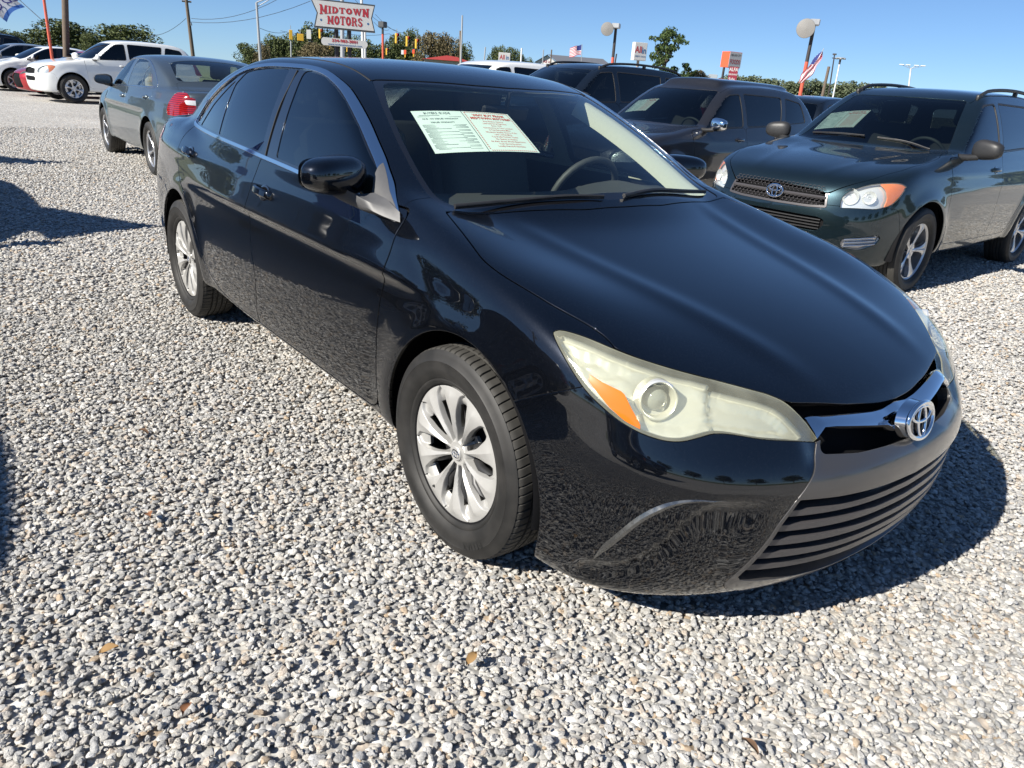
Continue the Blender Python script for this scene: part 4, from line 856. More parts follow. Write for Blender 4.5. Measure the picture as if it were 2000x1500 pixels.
# cabin
def cabin(car, xs=(-1.35, -2.35), zs=.62, dash=(-.42, .99), half=.70, cloth=CLOTH, wheel_y=.37, rear=True, steer=(-.80, .93)):
    r = car.root
    b = B(); b.box((-1.7, 0, .45), (2.9, 1.5, .1)); b.obj('cabin_floor', DARK, r)
    x0, z0 = dash; ys = np.linspace(-half, half, 25); V = []
    pr = [(0, 0), (-.12, .012), (-.24, .010), (-.33, -.012), (-.37, -.05), (-.36, -.14), (-.33, -.35), (-.30, -.5)]
    for y in ys:
        hump = .035*math.exp(-((y-wheel_y)/.17)**2); 
        for k, (dx, dz) in enumerate(pr): V.append((x0+dx-.06*(y/half)**2, y, z0+dz+(hump if 1 < k < 5 else 0)))
    n = len(pr); b = B(); b.add(V, [(i*n+j, i*n+j+1, (i+1)*n+j+1, (i+1)*n+j) for i in range(24) for j in range(n-1)]); b.obj('dashboard', DASH, r, True)
    for x in xs[:1]:
        for y in (-wheel_y, wheel_y):
            b = B(); b.box((x+.10, y, zs-.05), (.52, .50, .20), roty(-.12), .06); b.box((x-.24, y, zs+.24), (.17, .50, .62), roty(-.28), .07)
            b.box((x-.33, y-.20, zs+.2), (.12, .10, .5), roty(-.28), .04); b.box((x-.33, y+.20, zs+.2), (.12, .10, .5), roty(-.28), .04)
            s_ = b.obj('front_seat', cloth, r, 60); b = B(); b.box((x-.375, y, zs+.66), (.11, .27, .19), roty(-.2), .045); b.cyl((x-.36, y-.06, zs+.5), (x-.375, y-.06, zs+.66), .006); b.cyl((x-.36, y+.06, zs+.5), (x-.375, y+.06, zs+.66), .006)
            b.obj('headrest', cloth, r, 60)
    if rear:
        b = B(); b.box((xs[1]+.1, 0, zs-.05), (.5, 1.25, .2), roty(-.1), .06); b.box((xs[1]-.24, 0, zs+.22), (.16, 1.25, .60), roty(-.38), .06); b.obj('rear_bench', cloth, r, 60)
    sx_, sz_ = steer; b = B(); Rm = roty(.42)
    P = [tuple(Rm@A_([0, .185*math.cos(t), .185*math.sin(t)])+A_([sx_, wheel_y, sz_])) for t in np.linspace(0, 2*math.pi, 33)]; b.tube(P, .0155, 8, False)
    b.box((sx_+.02, wheel_y, sz_), (.04, .13, .10), Rm, .02)
    for t in (0, math.pi, -math.pi/2): e = Rm@A_([0, .18*math.cos(t), .18*math.sin(t)])+A_([sx_, wheel_y, sz_]); b.tube([(sx_+.02, wheel_y, sz_), tuple(e)], .012, 6)
    b.cyl((sx_+.02, wheel_y, sz_), (sx_+.3, wheel_y, sz_-.14), .03); b.obj('steering_wheel', DASH, r, 50)
cabin(car, steer=(-.86, .94))
for sg in (-1, 1):                                   # padded pillar trim beside the windshield
    xs_ = np.linspace(-1.12, -.42, 14); ys_ = np.interp(xs_, [-1.12, -.95, -.75, -.6, -.42], [.56, .617, .672, .70, .712]); P = car.sz(xs_, ys_); N_ = car.nrm(P); P = (P-N_*.030)*[1, sg, 1]; N_ = N_*[1, sg, 1]
    b = car.sweep(P, [(-.035, -.07), (-.034, .0), (-.02, .012), (.02, .012), (.034, .0), (.035, -.07)], Nn=N_); b.obj('pillar_trim', CREAM, car.root, 50)
b = B(); b.box((-1.45, 0, 1.372), (.60, .96, .025), roty(.05), .01); b.obj('headliner', CREAM, car.root)
b = B(); P = [(-.98, 0, 1.31), (-1.0, 0, 1.27)]; b.tube([(-.97, 0, 1.36), (-.99, 0, 1.29)], .010, 6); b.box((-1.0, 0, 1.275), (.03, .24, .06), roty(.3), .012); b.obj('inner_mirror', TRIM, car.root)
# mirrors
def superell(c, ax, e=2.6, n=(20, 28), flat=None):
    V = []; 
    for i in range(n[0]+1):
        a = math.pi*i/n[0]-math.pi/2
        for j in range(n[1]):
            t = 2*math.pi*j/n[1]; f = lambda v, p: math.copysign(abs(v)**p, v); p = 2/e
            q = A_([f(math.cos(a), p)*f(math.cos(t), p), f(math.sin(a), p), f(math.cos(a), p)*f(math.sin(t), p)]); V.append(q)
    V = np.array(V)
    F = [(i*n[1]+j, i*n[1]+(j+1) % n[1], (i+1)*n[1]+(j+1) % n[1], (i+1)*n[1]+j) for i in range(n[0]) for j in range(n[1])]
    return V, [f[::-1] for f in F]
def mirror_at(car, c, ax, yaw, capm, sail=True, arm=None, sailm=SAIL, tilt=.0, fold=(0, 0, 0)):
    V, F = superell(None, None, 2.9); R = rotz(yaw)@rotx(tilt)
    k = V.copy(); sh = .78+.22*np.clip((k[:, 1]*-1+1)/1.4, 0, 1); k[:, 2] *= sh; k[:, 0] = np.where(k[:, 0] < 0, k[:, 0]*.55, k[:, 0]*(.8+.2*sh))
    W = (k*A_(ax))@R.T+A_(c)
    for sg in (-1, 1):
        off_ = A_(fold)*(sg > 0); Vm = W*[1, sg, 1]+off_; Fm = F if sg > 0 else [f[::-1] for f in F]; o = frompy('side_mirror', Vm, Fm, capm, car.root, True)
        g = [(R@(A_([-.57, .86*math.copysign(abs(math.cos(t))**.6, math.cos(t)), .74*math.copysign(abs(math.sin(t))**.6, math.sin(t))])*A_(ax))+A_(c))*[1, sg, 1]+off_ for t in np.linspace(0, 2*math.pi, 24, endpoint=False)]
        frompy('mirror_glass', g, [tuple(range(24)) if sg > 0 else tuple(range(24))[::-1]], CHROME, o)
        if arm is not None:
            b = B(); P = [A_(q)*[1, sg, 1]+off_*(1-i_/3) for i_, q in enumerate(arm)]; b.tube(P, [.024, .027, .03, .034][:len(P)], 10); b.obj('mirror_arm', sailm, o, 60)
mirror_at(car, (-.665, .945, 1.075), (.075, .128, .068), -.40, BLACK, tilt=.05, fold=(-.09, -.045, -.005))
sp_ = rounded([(-.672,1.116),(-.612,1.045),(-.580,.985),(-.575,.972),(-.405,.957),(-.43,.978),(-.54,1.036),(-.638,1.096)], .004)
car.put('mirror_sail', car.take('side', sp_, src=Z0).offset(.004), SAIL, 'pair', .006)
for sg in (-1, 1):                                   # wedge-shaped foot between mirror and sail
    S0 = A_([(-.572,.842,1.030),(-.50,.834,1.020),(-.428,.828,.990),(-.408,.838,.962),(-.49,.85,.965),(-.566,.852,.975)]); S1 = A_([(-.668,.955,1.030),(-.64,.940,1.040),(-.605,.925,1.038),(-.600,.922,1.020),(-.635,.935,1.008),(-.668,.950,1.012)]); V = []
    for t_ in np.linspace(0, 1, 7): V += list(((S1+A_([-.09, -.045, -.005])*(sg > 0))*(1-t_)+S0*t_+A_([0, 0, -.010*math.sin(math.pi*t_)]))*[1, sg, 1])
    F_ = [(i*6+j, i*6+(j+1) % 6, (i+1)*6+(j+1) % 6, (i+1)*6+j) for i in range(6) for j in range(6)]+[tuple(range(6))[::-1], tuple(36+j for j in range(6))]
    o = frompy('mirror_foot', V, F_ if sg < 0 else [f[::-1] for f in F_], SAIL, car.root, 50)
# door handles
def handle(car, x0, x1, z0, z1, m=BLACK, w=.034):
    """pull handle with its dished cup"""
    t = np.linspace(0, 1, 17); P = car.sy(x0+(x1-x0)*t, z0+(z1-z0)*t); N_ = car.nrm(P); lift = .034*np.sin(np.pi*np.clip(t, .0, 1))**.45
    b = car.sweep(P+N_*lift[:, None]*.9-N_*.004, [(-w*.42, -.004), (-w*.5, .0), (-w*.3, .008), (w*.3, .008), (w*.5, .0), (w*.42, -.004)], Nn=N_, taper=None)
    hs = car.sweep_put('door_handle', b, m, 'pair')
    c = car.sy([(x0+x1)/2+.01], [(z0+z1)/2])[0]; nn = car.nrm(c)[0]; a1 = np.cross([0, 0, 1.], nn); a1 /= np.linalg.norm(a1); a2 = np.cross(nn, a1)
    for o, sg in zip(hs, (-1, 1)):
        V = [(c+nn*.0015)*[1, sg, 1]]; 
        V = []; 
        for r, h in ((1.12, .001), (1., .003), (.7, .0018), (.3, .0008)):
            for k in range(24): th = 2*math.pi*k/24; V.append((c+nn*h+a1*.050*r*math.cos(th)+a2*.030*r*math.sin(th))*[1, sg, 1])
        frompy('handle_cup', V, [(i*24+k, i*24+(k+1) % 24, (i+1)*24+(k+1) % 24, (i+1)*24+k) for i in range(3) for k in range(24)]+[tuple(72+k for k in range(24))], GBLACK, o, True)
handle(car, -1.55, -1.37, .905, .897); handle(car, -2.70, -2.52, .945, .938)
# wipers, cowl
cw = car.take('top', rounded([(-.27,-.2),(-.275,.2),(-.315,.5),(-.352,.70),(-.30,.72),(-.26,.5),(-.23,.2),(-.225,-.2)], .005), src=Z0); car.put('cowl_panel', cw.offset(-.012), TRIM, 'mid', .004)
def wiper(car, pts, name='wiper'):
    P = np.array([car.sz([x], [abs(y)])[0]*[1, 0, 1]+A_([0, y, 0]) for x, y in pts]); P = smooth_open(P, 6); P[:, 2] += .012
    b = B(); b.tube(P, np.linspace(.008, .005, len(P)), 6); Q = P.copy(); Q[:, 2] -= .007; b.tube(Q, .004, 6); b.obj(name, TRIM, car.root, 60)
wiper(car, [(-.352, -.67), (-.330, -.45), (-.300, -.25), (-.275, -.08)]); wiper(car, [(-.272, .02), (-.31, .22), (-.345, .45), (-.385, .64)])
# roof ditch strips and antenna base
P = car.sz(np.linspace(-1.12, -2.5, 30), np.interp(np.linspace(-1.12, -2.5, 30), [-2.6, -2.3, -2.0, -1.5, -1.12], [.535, .562, .576, .582, .566])); car.sweep_put('roof_moulding', car.sweep(P, strip(.010, .002, 4, -.004)), RUBBER, 'pair')
b = B(); V, F_ = superell(None, None, 2.); b.add(V*A_([.075, .02, .03])+A_([-2.40, 0, 1.425]), F_); b.obj('antenna_base', BLACK, car.root, True)
wells(car, .905, .33, 2.775, .395)
WH = wheel_proto('cover', .3345, .2215, .198, fine=True); set_wheels(car, WH, .797, .3335, 2.775, .012)
# raised lettering on the tyre wall
def arc_text(body, rad, size, ang, y, parent, m):
    V, F = text_mesh(body, size, 0, .0); t = ang+V[:, 0]/rad; r = rad+V[:, 1]*1.0
    return frompy('tyre_lettering', np.c_[r*np.cos(t), y+0*t, r*np.sin(t)], F, m, parent)
LETT = mat('tyre_letters', (.012, .012, .012), .7)
tyre0 = [c for c in WH.children if c.name.startswith('tyre')][0]

# printed sheets taped inside the windshield
def papers(car, cor, lines=True, name='sticker'):
    TLc, TRc, BRc, BLc = [A_(c) for c in cor]
    def Q(u, v, l=0.): q = (TLc*(1-u)+TRc*u)*(1-v)+(BLc*(1-u)+BRc*u)*v; q = newton(car.F, q[None], 3)[0]; n = car.nrm(q)[0]; return q-n*(.0075-l)
    U = np.linspace(0, 1, 13); Vv = np.linspace(0, 1, 9); GQ_ = np.array([[Q(u, v) for v in Vv] for u in U]); NN_ = car.nrm(Q(.5, .5))[0]
    def L(u, v, l=0.):
        a = min(max(u, 0), .9999)*12; b_ = min(max(v, 0), .9999)*8; i, j = int(a), int(b_); a -= i; b_ -= j
        return GQ_[i, j]*(1-a)*(1-b_)+GQ_[i+1, j]*a*(1-b_)+GQ_[i, j+1]*(1-a)*b_+GQ_[i+1, j+1]*a*b_+NN_*l
    for u0, u1, nm in ((0, .497, 'buyers_guide_sheet'), (.503, 1, 'dealer_sheet')):
        us = np.linspace(u0, u1, 9); vs_ = np.linspace(0, 1, 9); V = [L(u, v) for u in us for v in vs_]
        frompy(nm, V, [(i*9+j, i*9+j+1, (i+1)*9+j+1, (i+1)*9+j) for i in range(8) for j in range(8)], PAPER, car.root, True)
    W_ = .43; H_ = .28
    def txt(t, uc, vc, size, m, sx=1., off=0.): V, F_ = text_mesh(t, size, 0, off, res=1); return [L(uc+v[0]*sx/W_, vc-v[1]/H_, .0012) for v in V], F_
    bg = B(); br = B()
    for t, v, s_ in (('BUYERS GUIDE', .07, .020), ('AS IS - NO DEALER WARRANTY', .215, .0125), ('DEALER WARRANTY', .305, .0125)): bg.add(*txt(t, .24, v, s_, INK, .85, .0003))
    rr_ = np.random.default_rng(4)
    for k in range(26):
        v = .12+.033*k if k < 2 else .36+.0245*(k-2); a = .03+.02*(k % 5 == 0); e = .46-.22*rr_.uniform(0, 1)*(k % 3 == 0)
        if v < .97: bg.add([L(a, v, .001), L(e, v, .001), L(e, v+.007, .001), L(a, v+.007, .001)], [(0, 1, 2, 3)])
    for t, v, s_ in (('WHY BUY FROM', .105, .021), ('MIDTOWN MOTORS?', .185, .0205)): br.add(*txt(t, .755, v, s_, INKR, .9, .0008))
    if lines:
        for k, t in enumerate(('Easy Finance Options', 'Low Interest & Payments', 'Since 1995', 'Convenience to Your Location', '2 Year Extended Miles', 'Weekend Quality Choice of the', 'Low Lowest Miles', 'Top Dollar Paid for Trades', 'No Games or Hassles', 'An Auto Group Worth Experience', 'Team Sports Sponsors', 'Locally Owned & Operated')): br.add(*txt(t, .755, .265+.056*k, .0115, INKR, .9, .0001))
    else:
        for k in range(12): v = .265+.056*k; br.add([L(.60, v, .001), L(.91, v, .001), L(.91, v+.014, .001), L(.60, v+.014, .001)], [(0, 1, 2, 3)])
    n_ = 22
    for k in range(n_):
        u = .525+.455*(k+.2)/n_
        for v in (.018, .968): br.add([L(u, v, .001), L(u+.010, v, .001), L(u+.016, v+.016, .001), L(u+.006, v+.016, .001)], [(0, 1, 2, 3)])
        v = .03+.93*k/n_
        for u in (.518, .972): br.add([L(u, v, .001), L(u+.011, v+.008, .001), L(u+.011, v+.026, .001), L(u, v+.018, .001)], [(0, 1, 2, 3)])
    bg.obj('guide_print', INK, car.root); br.obj('dealer_print', INKR, car.root)
papers(car, [(-.88,-.529,1.279), (-.783,-.148,1.287), (-.539,-.171,1.168), (-.634,-.57,1.153)])
for w_ in car.wheels[:1]:
    ty = [c for c in w_.children if c.name.startswith('tyre')][0]
    arc_text('RELIAT', .279, .036, -2.15, .1082, ty, LETT)

# a few dry leaves on the stones
LFM = [mat('dry_leaf_%s' % k, c, .8) for k, c in (('rust', (.20, .085, .035)), ('ochre', (.26, .155, .06)), ('brown', (.14, .08, .045)))]
for i_, (lx, ly, lb) in enumerate(((-.62, -1.62, 'rust brown curled leaf on the gravel left of the front wheel'), (.47, -1.12, 'ochre dry leaf on the gravel just in front of the front wheel'), (-1.25, -1.50, 'brown dry leaf on the gravel beside the front door'), (.25, -1.75, 'small ochre leaf on the gravel left of the front wheel, near the bottom'), (-.05, -1.85, 'small brown leaf at the lower left of the gravel'), (1.05, -.75, 'small rust leaf on the gravel before the bumper shadow'))):
    V = []; n_ = 9
    for k in range(n_):
        t_ = k/(n_-1); w__ = .011*math.sin(math.pi*min(1, t_*1.08))**.8+.001; z_ = .018+.010*math.sin(2.6*t_); V += [(.045*(t_-.5), -w__, z_+.006), (.045*(t_-.5), 0, z_), (.045*(t_-.5), w__, z_+.007)]
    o = frompy('dry_leaf', V, [(3*k+j, 3*k+j+1, 3*k+j+4, 3*k+j+3) for k in range(n_-1) for j in (0, 1)], LFM[i_ % 3], None, True); o.location = (lx, ly, .003); o.rotation_euler = (.15, -.1, i_*1.9); tag(o, lb, 'leaf', 'dry leaves on the gravel')
# ---------------------------------------------------------------- the other vehicles
RAVP = dict(
 Wp=S((1.1,.75),(.85,.80),(.6,.86),(.4,.89),(.1,.907),(-2.6,.907),(-3.2,.895),(-3.6,.86),(-3.9,.80)),
 Sec=S((0,.12),(.2,.07),(.35,.03),(.5,.008),(.7,.0),(.85,.012),(.95,.03),(1.05,.055),(1.15,.10),(1.3,.2)),
 Hc=S((1.1,.72),(.90,.83),(.80,.895),(.65,.955),(.4,1.01),(.1,1.055),(-.2,1.09),(-.45,1.125),(-.8,1.13),(-3.9,1.13)),
 Fb=S((1.2,.27),(.8,.25),(.5,.25),(.2,.29),(-.3,.30),(-2.3,.30),(-2.9,.32),(-3.9,.36)),
 NFc=S((0,.70),(.25,.80),(.35,.845),(.5,.87),(.65,.865),(.75,.845),(.85,.81),(.95,.74),(1.05,.64)),
 NFd=S((0,0),(.3,.02),(.5,.06),(.65,.13),(.75,.21),(.84,.36),(.92,.6),(1.,.9)),
 NRc=S((.2,-3.55),(.5,-3.72),(.8,-3.75),(1.05,-3.73),(1.2,-3.68),(1.5,-3.56)),
 NRd=S((0,0),(.4,.015),(.6,.05),(.75,.12),(.85,.25),(.92,.45),(1.,.8)),
 Tc=S((.3,.72),(-.45,1.125),(-.8,1.36),(-1.1,1.54),(-1.35,1.63),(-1.7,1.67),(-2.2,1.685),(-2.8,1.67),(-3.15,1.63),(-3.35,1.55),(-3.5,1.40),(-3.68,1.12)),
 Yg=S((.5,.72),(-.4,.80),(-1.,.84),(-2.,.85),(-3.,.83),(-3.6,.79)),
 z0=1.05, lean=(.2,.35), crown=.06, shf=.25, shr=.12, shx=(-1.6,-1.1,-2.9,-3.3), wb=2.66, flare=.018, fr=.36, rid=.6, sh=.004, rr=(.06,.06,.06,.03,.03), hcrown=.03, line=.98)
def both_glass(c, polys, m, trim, nm=('front_window', 'rear_window_glass', 'quarter_glass'), off=-.006):
    for n_, pg in zip(nm, polys):
        g = c.cut('', 'side', inset(pg, -.012), None, 0, put=False, shell=True, flt=.62); a, b_ = c.split(g, 'side', pg, 0)
        c.put(n_, a.offset(off), m, 'pair', 0); c.put('window_seal', b_.offset(.0), trim, 'pair', .012)
WHEELS = {}
def get_wheel(key, *a, **k):
    if key not in WHEELS: WHEELS[key] = wheel_proto(*a, **k)
    return WHEELS[key]
def put_wheels(c, key, args, W, zc, wb, steer=0):
    if key in WHEELS: pr = copy_tree(WHEELS[key]); 
    else: pr = get_wheel(key, *args)
    if 'used' in pr: del pr['used']
    set_wheels(c, pr, W, zc, wb, steer)
SW = [rounded(p, .03) for p in ([(-.60,1.13),(-1.50,1.165),(-1.52,1.40),(-1.535,1.555),(-1.30,1.535),(-1.08,1.44),(-.80,1.265)], [(-1.60,1.168),(-2.46,1.205),(-2.54,1.38),(-2.60,1.555),(-1.63,1.562),(-1.615,1.4)], [(-2.60,1.215),(-3.22,1.255),(-3.16,1.50,.06),(-2.72,1.55)])]
SWS = rounded([(-1.17,-.2),(-1.17,0),(-1.19,.25),(-1.26,.515,.03),(-.95,.60),(-.60,.705,.03),(-.52,.45),(-.48,.2),(-.47,-.2)], .04)
SHOOD = rounded([(-.415,-.2),(-.42,0),(-.46,.4),(-.53,.70,.02),(-.3,.765),(0,.775),(.3,.745),(.46,.69),(.565,.655),(.64,.60),(.71,.53),(.755,.47),(.785,.42),(.80,.2),(.80,-.2)], .03)
SHL = [(.776,.539,.703),(.753,.53,.785),(.711,.576,.842),(.626,.66,.893),(.566,.717,.910),(.441,.805,.92),(.375,.845,.897),(.433,.838,.826),(.498,.822,.766),(.562,.794,.737),(.644,.739,.718)]
def suv(name, label, group, loc, rz, P, h=.05, scale=(1, 1, 1), lvl=1, rails=True, trim=TRIM, cat='car', wheel=('alloy', 5, 0), glassm=GREYG, handles=None, mirror=None, hump=False, arch=.405, tailm=RED, third=False, key=None):
    over = dict(RAVP)
    F = car_field(**over)
    if hump:
        F0 = F
        def F(Q): return smin(F0(Q), smax(smax(np.abs(Q[:, 1])-.44, Q[:, 2]-(1.735-.10*Q[:, 1]**2), .05), smax(-3.1-Q[:, 0]+.0*Q[:, 2], Q[:, 0]+1.28+.55*(Q[:, 2]-1.6)+.2*Q[:, 1]**2, .06), .05), .06)
    c = Car(name, loc, rz, F, ((-3.95, 0, .18), (1.05, 1.0, 1.85)), h, label, cat, group); c.root.scale = scale
    Z = c.full; c.arch(.01, .375, arch); c.arch(-2.66, .375, arch)
    c.cut('windshield', 'top', SWS, WSD if lvl > 0 else GREYG, .004, -.003, 0, 'mid', shell=True)
    both_glass(c, SW, glassm, trim)
    c.cut('rear_window', 'rear', rounded([(-.2,1.17),(.64,1.17,.06),(.56,1.52,.06),(-.2,1.55)], .03), glassm, .004, -.003, .004, 'mid', flt=.3, shell=True)
    HLp = smooth_closed(c.pts('fc', SHL), 3, (0, 6)); hm = c.cut('', 'fc', HLp, None, .004, put=False, shell=True)
    c.put('headlight', hm, LENS, 'pair', .004)
    c.put('headlight_reflector', hm.offset(-.035).rim(-.03, 0, False), REFL, 'pair', 0)
    am, _ = c.split(hm, 'fc', rounded(c.pts('fc', [(.566,.717,.912),(.545,.765,.861),(.535,.79,.799),(.563,.793,.735),(.30,.90,.70),(.30,.88,.98)]), .003), 0); c.put('turn_signal', am.offset(-.010), AMBER, 'pair', .01)
    if lvl > 1:
        for yy, zz, rr_ in ((.585, .795, .062), (.70, .80, .050)):
            q = c.sx([yy], [zz])[0]; d = A_([.86, .5, .1]); d /= np.linalg.norm(d); R0 = oblique(d)
            for sg in (-1, 1):
                V = [(q-d*dd+R0[0]*r*math.cos(t)+R0[1]*r*math.sin(t))*[1, sg, 1] for r, dd in ((rr_, .012), (rr_*.92, .02), (rr_*.5, .045), (.012, .05), (.010, .03)) for t in np.linspace(0, 2*math.pi, 24, endpoint=False)]
                frompy('lamp_bowl', V, [(i*24+k, i*24+(k+1) % 24, (i+1)*24+(k+1) % 24, (i+1)*24+k) for i in range(4) for k in range(24)], REFL, c.root, True)
    c.cut('hood', 'top', SHOOD, P, .006, 0, .02, 'mid')
    G1 = rounded([(-.2,.845),(0,.862),(.30,.855),(.405,.836,.02),(.43,.78),(.452,.69,.02),(.30,.678),(-.2,.672)], .01)
    g = c.cut('', 'front', G1, None, .003, put=False, shell=True); gi_, gf = c.split(g, 'front', inset(G1, .016), 0)
    c.put('grille_surround', gf.offset(.005), trim if lvl < 2 else SLATM, 'mid', .03); c.put('grille_recess', gi_.offset(-.035), DARK, 'mid', 0)
    G2 = rounded([(-.2,.62),(.40,.615),(.455,.60,.02),(.46,.56),(.42,.505),(-.2,.50)], .01)
    g = c.cut('', 'front', G2, None, .003, put=False, shell=True); c.put('lower_grille', g.offset(-.03), DARK, 'mid', 0)
    if lvl > 1:
        # honeycomb of the upper grille, joined into one mesh
        b = B(); s_ = .019
        for r in range(8):
            for k in range(-16, 17):
                yy = (k+.5*(r % 2))*s_*1.9; zz = .695+r*s_*1.06
                if abs(yy) > .415 or zz > .838 or abs(zz-.765) < .012: continue
                for e in range(3):
                    t = math.pi/6+e*math.pi/3+math.pi/6; a0 = (yy+s_*.98*math.cos(t), zz+s_*.62*math.sin(t)); t2 = t+math.pi/3; a1 = (yy+s_*.98*math.cos(t2), zz+s_*.62*math.sin(t2))
                    x_ = .845-.09*yy*yy*1.1-.012-(max(0, zz-.75)*.35); b.tube([(x_, *a0), (x_, *a1)], .0026, 4, False)
        o = b.obj('grille_mesh', SLATM, c.root); o['kind'] = 'stuff'
        ys = np.linspace(-.425, .425, 25); Pq = c.sx(np.abs(ys), .762+0*ys); Pq[:, 1] = ys; c.sweep_put('grille_bar', c.sweep(Pq, [(-.011, -.03), (-.012, .004), (0, .010), (.012, .004), (.011, -.03)]), SLATM, 'one')
        for k in range(4): zz = .522+.024*k; Pq = c.sx(np.abs(ys), zz+0*ys); Pq[:, 1] = ys; c.sweep_put('lower_slat', c.sweep(Pq, [(-.004, -.035), (-.004, -.012), (.004, -.012), (.004, -.035)]), TRIM, 'one')
        e0 = c.sx([0.], [.765])[0]; eb_ = B(); emb(eb_, .050, .0055, lambda u, v: e0+A_([.018-.8*u*u-.12*v, u, v])); eb_.obj('emblem', CHROME, c.root, 60)
        pv = rounded([(.60,.40),(.72,.395,.03),(.80,.45),(.815,.53,.02),(.70,.495),(.60,.47)], .015)
        g = c.cut('', 'front', pv, None, .003, put=False, shell=False, flt=-.1); c.put('bumper_vent', g.offset(-.02).rim(-.02, 0, False), ALLOY, 'pair', 0)
        for k in range(3):
            y_ = np.linspace(.62, .79, 9); z_ = .415+.027*k+(y_-.62)*.22; Pq = c.sx(y_, z_); c.sweep_put('vent_bar', c.sweep(Pq, strip(.013, .006, 5, -.02)), SATIN, 'pair')
    BU = rounded([(.0,.0),(.36,.48),(.395,.60),(.44,.72),(.60,.74),(.9,.70),(1.4,.70),(1.4,0)], .02)
    FD_ = rounded([(-.37,1.09),(-.38,.9),(-.40,.6),(-.40,.42,.05),(-.47,.385),(-1.545,.385,.01),(-1.555,.7),(-1.555,1.12),(-1.50,1.148),(-.60,1.115),(-.42,1.105)], .03)
    RD_ = rounded([(-1.555,1.14),(-1.555,.7),(-1.545,.385,.01),(-2.03,.385),(-2.13,.43),(-2.20,.58),(-2.34,.76),(-2.50,.86),(-2.58,.95),(-2.60,1.18),(-2.46,1.188),(-1.60,1.15)], .03)
    c.cut('front_bumper', 'side', BU, P, .005, 0, .02, 'mid', filt=False)
    c.cut('front_door', 'side', FD_, P, .006); c.cut('rear_door', 'side', RD_, P, .006)
    c.cut('front_fender', 'side', rounded([(-.52,1.3),(-.50,1.1),(-.36,1.085),(-.38,.9),(-.40,.6),(-.40,.0),(1.4,0),(1.4,1.4)], .01), P, .005, filt=False)
    TL_ = rounded([(-3.46,1.20),(-3.50,.88),(-4.2,.84),(-4.2,1.22)], .03); tl_ = c.cut('', 'side', TL_, None, .004, put=False, filt=False)
    a, b_ = c.split(tl_, 'rear', rounded([(.60,.0),(.60,1.5),(1.3,1.5),(1.3,0)], .001), 0, False); c.put('tail_lamp', a, tailm, 'pair', .01)
    if len(b_.T): c.put('tailgate_panel', b_, P, 'mid', .004)
    c.cut('rear_bumper', 'side', rounded([(-3.1,.0),(-3.10,.55),(-3.35,.66),(-3.6,.68),(-4.2,.70),(-4.2,0)], .02), P, .004, 0, .01, 'mid', filt=False)
    rf, rest = c.split(c.rest, 'top', rounded([(-1.16,-.2),(-1.16,0),(-1.18,.25),(-1.24,.56,.004),(-3.3,.60),(-3.42,.3),(-3.44,-.2)], .01), .006)
    c.put('roof', rf, P, 'mid', .01); c.put('body_side', rest, P, 'pair', .01)
    c.put('body_shell', c.shell.offset(-.03), DARK, 'mid', 0)
    if third: b = B(); b.box((-3.40, 0, 1.585), (.06, .36, .035), None, .01); b.obj('brake_light', RED, c.root)
    if rails:
        for sg in (-1, 1):
            xs = np.linspace(-1.42, -3.18, 15); P3 = c.sz(xs, .565+0*xs); P3[:, 2] += .012+.030*np.sin(np.pi*np.linspace(0, 1, 15))**.35; P3[:, 1] *= sg
            b = B(); b.tube(P3, .016, 8); 
            for i in (0, 7, 14): q = P3[i].copy(); b.box((q[0], q[1], q[2]-.03), (.16 if i != 7 else .06, .032, .06), None, .012)
            b.obj('roof_rail', TRIM if rails is True else rails, c.root, 60)
    mm = mirror or TRIM; mirror_at(c, (-.70, .985, 1.185), (.07, .125, .085), -.25, mm, arm=[(-.68, .93, 1.12), (-.64, .86, 1.11), (-.60, .80, 1.11)], sailm=TRIM)
    handle(c, -1.48, -1.28, 1.00, 1.0, handles or P); handle(c, -2.47, -2.28, 1.03, 1.03, handles or P)
    cabin(c, xs=(-1.5, -2.4), zs=.78, dash=(-.62, 1.09), half=.68, steer=(-1.02, 1.06), cloth=DCLOTH)
    if lvl > 1: wiper(c, [(-.55, .58), (-.575, .35), (-.56, .10)]); wiper(c, [(-.56, -.02), (-.59, -.30), (-.65, -.58)])
    wells(c, .905, .362, 2.66, arch+.012)
    kd, n_, st = wheel; put_wheels(c, key or ('s', n_, st), (kd, .362, .236, .225, n_, st), .79, .362, 2.66)
    return c
